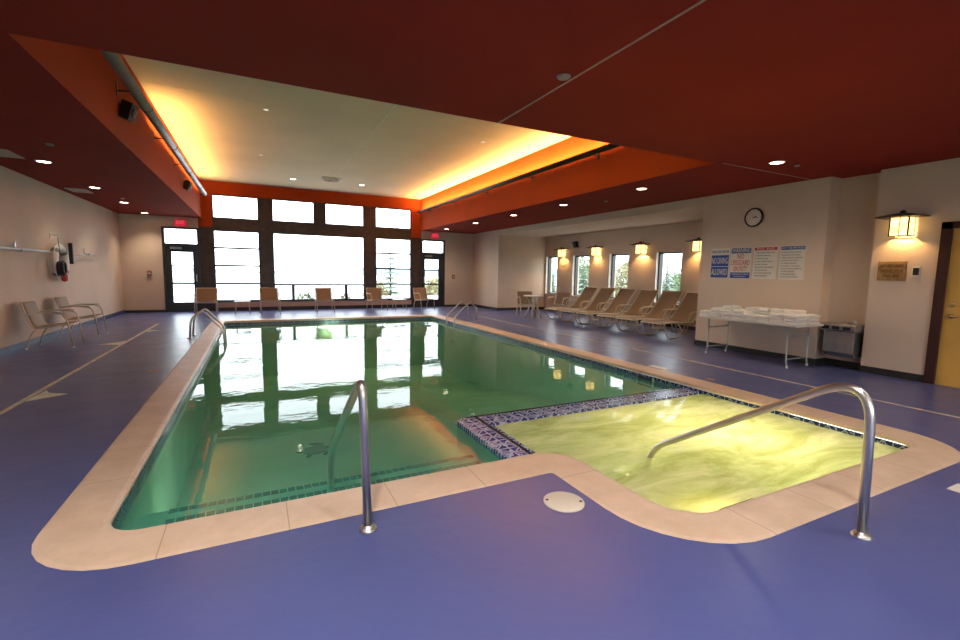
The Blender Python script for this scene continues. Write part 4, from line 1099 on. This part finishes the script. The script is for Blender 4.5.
G1 = 'tan sling chairs in front of the far windows'
for x, d, lab in ((-1.37, -90, 'tan sling chair in front of the dark column beside the left exit door'), (.42, -88, 'tan sling chair in front of the column left of the widest window'), (2.12, -90, 'tan sling chair standing alone at the middle of the far windows'),
                  (3.92, -84, 'tan sling chair in front of the column right of the widest window'), (5.70, -80, 'tan sling chair beside the right exit door, turned slightly')):
    put_chair(x, 16.28, d, lab, G1)
G2 = 'tan sling chairs along the left wall'
put_chair(-3.22, 10.47, 0, 'tan sling armchair by the left wall, nearer of the two', G2)
put_chair(-3.22, 11.95, 0, 'tan sling armchair by the left wall, below the life ring, farther of the two', G2)
G3 = 'tan sling chairs around the alcove table'
put_chair(8.28, 13.1, -108, 'tan sling chair left of the small alcove table', G3)
put_chair(9.25, 12.60, 205, 'tan sling chair between the alcove table and the far window', G3)

def side_table(x, y, lab, w=.46, h=.40):
    T = empty('side_table', (x, y, 0)); tag(T, lab, 'side table', 'small side tables between the far chairs')
    q = MB().box(-w / 2, w / 2, -w / 2, w / 2, h - .02, h, bev=.006); q.build('tabletop', M['white_plastic'], T)
    for a in (-1, 1):
        for b_ in (-1, 1):
            q = MB(); q.tube([(a * w * .38, b_ * w * .38, h - .02), (a * w * .46, b_ * w * .46, 0)], .011, n=8); q.build('leg', M['cream_frame'], T)
side_table(-.38, 16.35, 'low white side table between the two leftmost far chairs')
side_table(4.78, 16.35, 'low white side table between the two rightmost far chairs')
T = empty('round_table', (8.0, 12.25, 0)); tag(T, 'white round table on bowed legs at the far end of the alcove', 'table')
q = MB(); q.lathe([(.315, .70), (.33, .71), (.33, .722), (.315, .73)], 40); q.build('tabletop', M['white_plastic'], T)
for k in range(4):
    a = radians(45 + 90 * k); c_, s_ = cos(a), sin(a)
    q = MB(); q.tube([(.26 * c_, .26 * s_, .70), (.14 * c_, .14 * s_, .56), (.12 * c_, .12 * s_, .40), (.27 * c_, .27 * s_, 0)], .022, n=8, fillet=.1); q.build('leg', M['cream_frame'], T)

# chaise lounges, feet toward the pool (-x)
def make_lounge():
    C = empty('chaise_lounge'); W = .64
    seat = curve([(-.82, .345), (-.74, .375), (-.3, .37), (.14, .36)], 5)
    back = curve([(.14, .36), (.30, .48), (.52, .74), (.74, 1.03)], 5)
    sling(seat, W - .02).build('seat', M['sling'], C); sling(back, W - .035).build('backrest', M['sling'], C)
    for s in (-1, 1):
        y = s * W / 2
        q = MB(); q.tube([(-.84, y, .34), (-.74, y, .375), (-.3, y, .37), (.16, y, .355), (1.02, y, .34)], .016, n=8, fillet=.04); q.build('side_rail', M['cream_frame'], C)
        q = MB(); q.tube([(x, y * .95, z) for x, z in back], .014, n=8); q.build('back_rail', M['cream_frame'], C)
        q = MB(); q.tube([(-.80, y, .35), (-.76, y, .22), (-.66, y, .02), (-.28, y, .02), (-.20, y, .20), (-.36, y, .35)], .016, n=8, fillet=.09); q.build('front_leg', M['cream_frame'], C)
        q = MB(); q.tube([(.30, y, .35), (.42, y, .20), (.40, y, .02), (.84, y, .02), (.86, y, .20), (.80, y, .345)], .016, n=8, fillet=.09); q.build('rear_leg', M['cream_frame'], C)
        q = MB(); q.tube([(.02, y, .36), (.02, y + s * .03, .56), (.12, y + s * .03, .60), (.46, y + s * .03, .60), (.46, y * .97, .66)], .014, n=8, fillet=.05); q.build('armrest', M['cream_frame'], C)
    for (x, z, nm) in ((-.83, .345, 'front_bar'), (.74, 1.03, 'top_bar'), (1.02, .34, 'rear_bar')):
        q = MB(); q.tube([(x, -W / 2, z), (x, W / 2, z)], .014, n=8); q.build(nm, M['cream_frame'], C)
    q = MB(); q.tube([(.50, -W * .4, .70), (.72, -W * .4, .36)], .008, n=6); q.tube([(.50, W * .4, .70), (.72, W * .4, .36)], .008, n=6); q.tube([(.72, -W / 2, .36), (.72, W / 2, .36)], .008, n=6)
    q.build('back_support', M['steel_dull'], C)
    return C
lg = make_lounge(); first = True
for k, (x, y) in enumerate(((8.93, 7.50), (8.95, 8.30), (8.98, 9.07), (8.93, 9.86), (8.90, 10.63), (8.92, 11.42))):
    o = lg if first else copy_tree(lg); first = False
    o.location = (x, y, 0); o.rotation_euler = (0, 0, radians((2, -1, 1, -1, 1, 0)[k]))
    tag(o, 'tan sling chaise lounge in the alcove row, ' + ('nearest one, partly behind the wall corner', 'second nearest', 'third nearest', 'third farthest', 'second farthest', 'farthest one next to the table')[k], 'lounge chair', 'tan chaise lounges in the alcove')

# ------------------------------------------------------------------ outside
q = MB(); q.box(-900, 1400, 20, 1500, -9.2, -9.0); struct(q.build('lake', M['lake']), 'pale calm lake beyond the far windows', 'lake')
def terrain():
    bm = bmesh.new(); n = 60
    xs = [-70 + 170 * i / n for i in range(n + 1)]; ys = [-40 + 130 * j / n for j in range(n + 1)]
    def z(x, y):
        s = 0
        if y > 30: s = min(1, (y - 30) / 14) if x < 22 else min(1, max(0, (y - 62) / 15))
        e_ = min(1, max(0, (x - 13) / 10)); e_ = e_ * e_ * (3 - 2 * e_)
        return -.45 - 9.6 * s * s * (3 - 2 * s) - (3.9 * e_ if y < 60 else 3.9 * e_ * max(0, 1 - (y - 60) / 15)) + .05 * sin(x * .7) * cos(y * .5)
    g = [[bm.verts.new((x, y, z(x, y))) for y in ys] for x in xs]
    for i in range(n):
        for j in range(n):
            xc, yc = (xs[i] + xs[i + 1]) / 2, (ys[j] + ys[j + 1]) / 2
            if XL - 3 < xc < XA + .9 and YREAR - 2 < yc < YB + 1.2: continue
            f = bm.faces.new([g[i][j], g[i + 1][j], g[i + 1][j + 1], g[i][j + 1]]); f.smooth = True
    for v in [v for v in bm.verts if not v.link_faces]: bm.verts.remove(v)
    me = bpy.data.meshes.new('lawn'); bm.to_mesh(me); bm.free(); me.materials.append(M['grass'])
    o = bpy.data.objects.new('lawn', me); COL.objects.link(o)
    tag(o, 'grass bank outside the building', 'grass', None, 'structure')
terrain()
def hill(x0, x1, y, h, seed, lab):
    r = random.Random(seed); bm = bmesh.new(); n = 70; A = []
    ph = [r.uniform(0, 6) for _ in range(4)]
    for j, (dy, f) in enumerate(((0, 0), (40, .8), (120, 1), (260, .1))):
        row = []
        for i in range(n + 1):
            u = i / n; x = x0 + (x1 - x0) * u
            zz = h * f * (.55 + .25 * sin(u * 9 + ph[0]) + .15 * sin(u * 23 + ph[1]) + .05 * sin(u * 61 + ph[2])) * min(1, 8 * u, 8 * (1 - u))
            row.append(bm.verts.new((x, y + dy, -9.3 + zz)))
        A.append(row)
    for a, b_ in zip(A[:-1], A[1:]):
        for i in range(n): bm.faces.new([a[i], a[i + 1], b_[i + 1], b_[i]])
    me = bpy.data.meshes.new('far_shore'); bm.to_mesh(me); bm.free(); me.materials.append(M['shore_hill'])
    o = bpy.data.objects.new('far_shore', me); COL.objects.link(o); struct(o, lab, 'hill')
hill(-700, 1300, 1150, 34, 3, 'hazy wooded far shore across the lake')

def conifer(x, y, z0, H, R, seed, lab, dens=1.0, sparse=False):
    r = random.Random(seed)
    T = empty('conifer_tree', (x, y, z0)); tag(T, lab, 'tree', 'trees outside the windows')
    q = MB(); q.tube([(0, 0, 0), (.03, 0, H * .5), (0, .02, H)], [H * .018, H * .012, .01], n=7); q.build('trunk', M['bark'], T)
    q = MB(); nl = int((44 if not sparse else 18) * dens)
    for k in range(nl):
        u = k / nl; zz = H * (.12 + .87 * u); rr = R * (1 - u) ** .85 + .10
        nb = 11 if not sparse else 7
        for b_ in range(nb):
            a = 2 * pi * (b_ + r.random()) / nb; ln = rr * r.uniform(.65, 1.15); w = ln * (.30 if not sparse else .26)
            c_, s_ = cos(a), sin(a); dr = ln * r.uniform(.12, .35)
            px, py = -s_, c_
            segs = 4
            prev = None
            for sgi in range(segs + 1):
                t = sgi / segs; d = ln * t; ww = w * sin(pi * min(.98, t * .8 + .18)) * r.uniform(.7, 1.2)
                cz = zz - dr * t * t
                cur = (q.bm.verts.new((c_ * d + px * ww, s_ * d + py * ww, cz - .25 * ww)), q.bm.verts.new((c_ * d, s_ * d, cz + .12 * ww)), q.bm.verts.new((c_ * d - px * ww, s_ * d - py * ww, cz - .25 * ww)))
                if prev:
                    q.bm.faces.new([prev[0], prev[1], cur[1], cur[0]]); q.bm.faces.new([prev[1], prev[2], cur[2], cur[1]])
                prev = cur
    q.build('foliage', M['conifer'], T, recalc=False)
def shrub(x, y, z0, R, H, seed, mm, lab, n=420, leaf=.09):
    r = random.Random(seed); T = empty('shrub', (x, y, z0)); tag(T, lab, 'shrub', 'shrubs outside the windows')
    q = MB()
    for k in range(6):
        a = r.uniform(0, 6.28); q.tube([(0, 0, 0), (R * .3 * cos(a), R * .3 * sin(a), H * .5), (R * .6 * cos(a), R * .6 * sin(a), H * .85)], [.02, .014, .006], n=5)
    q.build('stems', M['bark'], T)
    q = MB()
    for k in range(n):
        th, ph = r.uniform(0, 6.28), math.acos(r.uniform(-.6, 1)); rr = r.uniform(.55, 1.0)
        c = Vector((R * rr * sin(ph) * cos(th), R * rr * sin(ph) * sin(th), H * (.52 + .48 * rr * cos(ph))))
        d1 = Vector((r.uniform(-1, 1), r.uniform(-1, 1), r.uniform(-.6, 1))).normalized(); d2 = d1.cross(Vector((r.random(), r.random(), r.random()))).normalized()
        l_ = leaf * r.uniform(.6, 1.3)
        q.quad(c - d1 * l_, c + d2 * l_ * .5, c + d1 * l_, c - d2 * l_ * .5)
    q.build('leaves', M[mm], T, recalc=False)
conifer(12.2, 45, -5.2, 10.0, 2.6, 5, 'sparse conifer seen through the window beside the right exit door', sparse=True)
shrub(15.4, 40.0, -5.0, 2.0, 6.0, 8, 'drybush', 'tan bushy shrub beyond the window beside the right exit', 3200, .20)
shrub(9.6, 40, -5.0, 1.4, 5.6, 9, 'drybush', 'smaller olive shrub beyond the window beside the right exit', 2200, .18)
shrub(1.75, 18.9, -.19, .40, .78, 10, 'shrub', 'low green shrub outside the widest window', 300, .06)
shrub(3.30, 19.0, -.19, .35, .72, 12, 'drybush', 'low brownish shrub outside the widest window', 260, .05)
ct = [(28, 24.6, 7.6, 1.5, 'leading tree straight out of the nearest alcove window'), (31.5, 30.1, 9.2, 1.6, 'tall tree straight out of the second alcove window'), (27, 22.0, 6.0, 1.2, 'right end of the grove'),
      (34.5, 27.0, 7.4, 1.6, 'behind and right of the tall tree'), (35.5, 34.0, 7.6, 1.8, 'behind and left of the tall tree'), (28.5, 35.0, 7.2, 1.5, 'straight out of the third alcove window'),
      (34, 39.5, 8.0, 1.9, 'back row behind the third alcove window'), (28, 39.6, 7.0, 1.5, 'straight out of the farthest alcove window'), (31, 44.5, 8.0, 1.8, 'left end of the grove'), (31.5, 20.5, 6.4, 1.4, 'back right corner of the grove')]
for k, (x, y, hh, rr, lab) in enumerate(ct):
    conifer(x, y, -4.4, hh, rr, 20 + k, 'dull green conifer outside, ' + lab)
for k, (x, y, rr, hh, lab) in enumerate(((40, 25.4, 2.6, 7.3, 'seen in the nearest alcove window'), (42, 33.5, 2.6, 7.2, 'seen in the second alcove window'), (41, 41.5, 2.8, 7.8, 'seen in the third alcove window'), (40, 49.0, 2.8, 8.2, 'seen in the farthest alcove window'))):
    shrub(x, y, -4.4, rr, hh, 80 + k, 'drybush' if k == 2 else 'shrub', 'pale leafy round tree outside, ' + lab, 3000, .22)
for k, (x, y, rr, hh) in enumerate(((24.5, 31.5, 1.4, 3.6), (24.5, 36.5, 1.4, 3.6), (24.0, 27.4, 1.3, 3.5), (23.0, 22.5, 1.2, 3.4), (22.5, 19.2, 1.1, 3.2), (25.0, 42.0, 1.5, 3.6))):
    shrub(x, y, -4.2, rr, hh, 50 + k, ('shrub', 'drybush')[k % 2], 'tall shrub on the slope outside the alcove, ' + ('third from the left', 'second from the left', 'third from the right', 'second from the right', 'rightmost', 'leftmost')[k], 900, .12)
q = MB().box(-6.5, 11.5, 17.75, 29, -.35, -.18); struct(q.build('terrace', M['sign_white']), 'pale concrete terrace outside the far windows', 'terrace')

# ------------------------------------------------------------------ lights in the water
def point(name, loc, e, col, size, kind='POINT'):
    ld = bpy.data.lights.new(name, kind); ld.energy = e; ld.color = col; ld.shadow_soft_size = size
    o = bpy.data.objects.new(name, ld); COL.objects.link(o); o.location = loc; return o
S_ = empty('spa_light', (4.15, 2.72, -.97)); tag(S_, 'bright yellow underwater lamp glowing in the spa', 'pool light')
q = MB(); q.lathe([(.14, 0), (.14, .02), (.12, .03)], 28); q.build('rim', M['steel'], S_)
q = MB(); q.lathe([(.11, .03), (.10, .036)], 28); q.build('lens', M['pool_lamp'], S_)
po = point('spa_lamp_beam', (0, 0, .22), 120, (1.0, .84, .44), .12); po.parent = S_
po = point('pool_lamp_beam', (0, -.12, 0), 20, (1.0, .9, .6), .08); po.parent = L_

# ------------------------------------------------------------------ sky
w = bpy.data.worlds.new('overcast_sky'); SC.world = w; w.use_nodes = True
nt = w.node_tree; nt.nodes.clear()
wo = nt.nodes.new('ShaderNodeOutputWorld'); bg = nt.nodes.new('ShaderNodeBackground'); bg.inputs['Strength'].default_value = 6.5
tc = nt.nodes.new('ShaderNodeTexCoord'); sp = nt.nodes.new('ShaderNodeSeparateXYZ'); cr = nt.nodes.new('ShaderNodeValToRGB')
nt.links.new(tc.outputs['Generated'], sp.inputs[0]); nt.links.new(sp.outputs['Z'], cr.inputs['Fac'])
cr.color_ramp.elements[0].position = 0.0; cr.color_ramp.elements[0].color = (.92, .96, 1.0, 1)
cr.color_ramp.elements[1].position = 0.6; cr.color_ramp.elements[1].color = (.84, .92, 1.0, 1)
nt.links.new(cr.outputs['Color'], bg.inputs['Color']); nt.links.new(bg.outputs[0], wo.inputs['Surface'])

# ------------------------------------------------------------------ camera
yaw, pit, roll = 0.4613808504, 0.1043931782, 0.0165692094
right = Vector((cos(yaw), -sin(yaw), 0)); fwd = Vector((sin(yaw) * cos(pit), cos(yaw) * cos(pit), -sin(pit))); up = Vector((sin(yaw) * sin(pit), cos(yaw) * sin(pit), cos(pit)))
cx = right * cos(roll) + up * sin(roll); cy = up * cos(roll) - right * sin(roll)
Mx = Matrix((cx, cy, -fwd)).transposed().to_4x4(); Mx.translation = Vector((0, 0, 1.43))
cd = bpy.data.cameras.new('camera'); cd.sensor_width = 36; cd.lens = 452.549 * 36 / 960; cd.clip_end = 3000; cd.clip_start = .05
cam = bpy.data.objects.new('camera', cd); COL.objects.link(cam); cam.matrix_world = Mx; SC.camera = cam

SC.view_settings.view_transform = 'Standard'; SC.view_settings.look = 'None'; SC.view_settings.gamma = 1; SC.view_settings.exposure = 0.0
SC.view_settings.use_curve_mapping = False
cy_ = SC.cycles
cy_.use_denoising = True; cy_.max_bounces = 10; cy_.diffuse_bounces = 5; cy_.glossy_bounces = 4; cy_.transparent_max_bounces = 12; cy_.transmission_bounces = 6
cy_.caustics_reflective = False; cy_.caustics_refractive = False; cy_.sample_clamp_indirect = 6.0
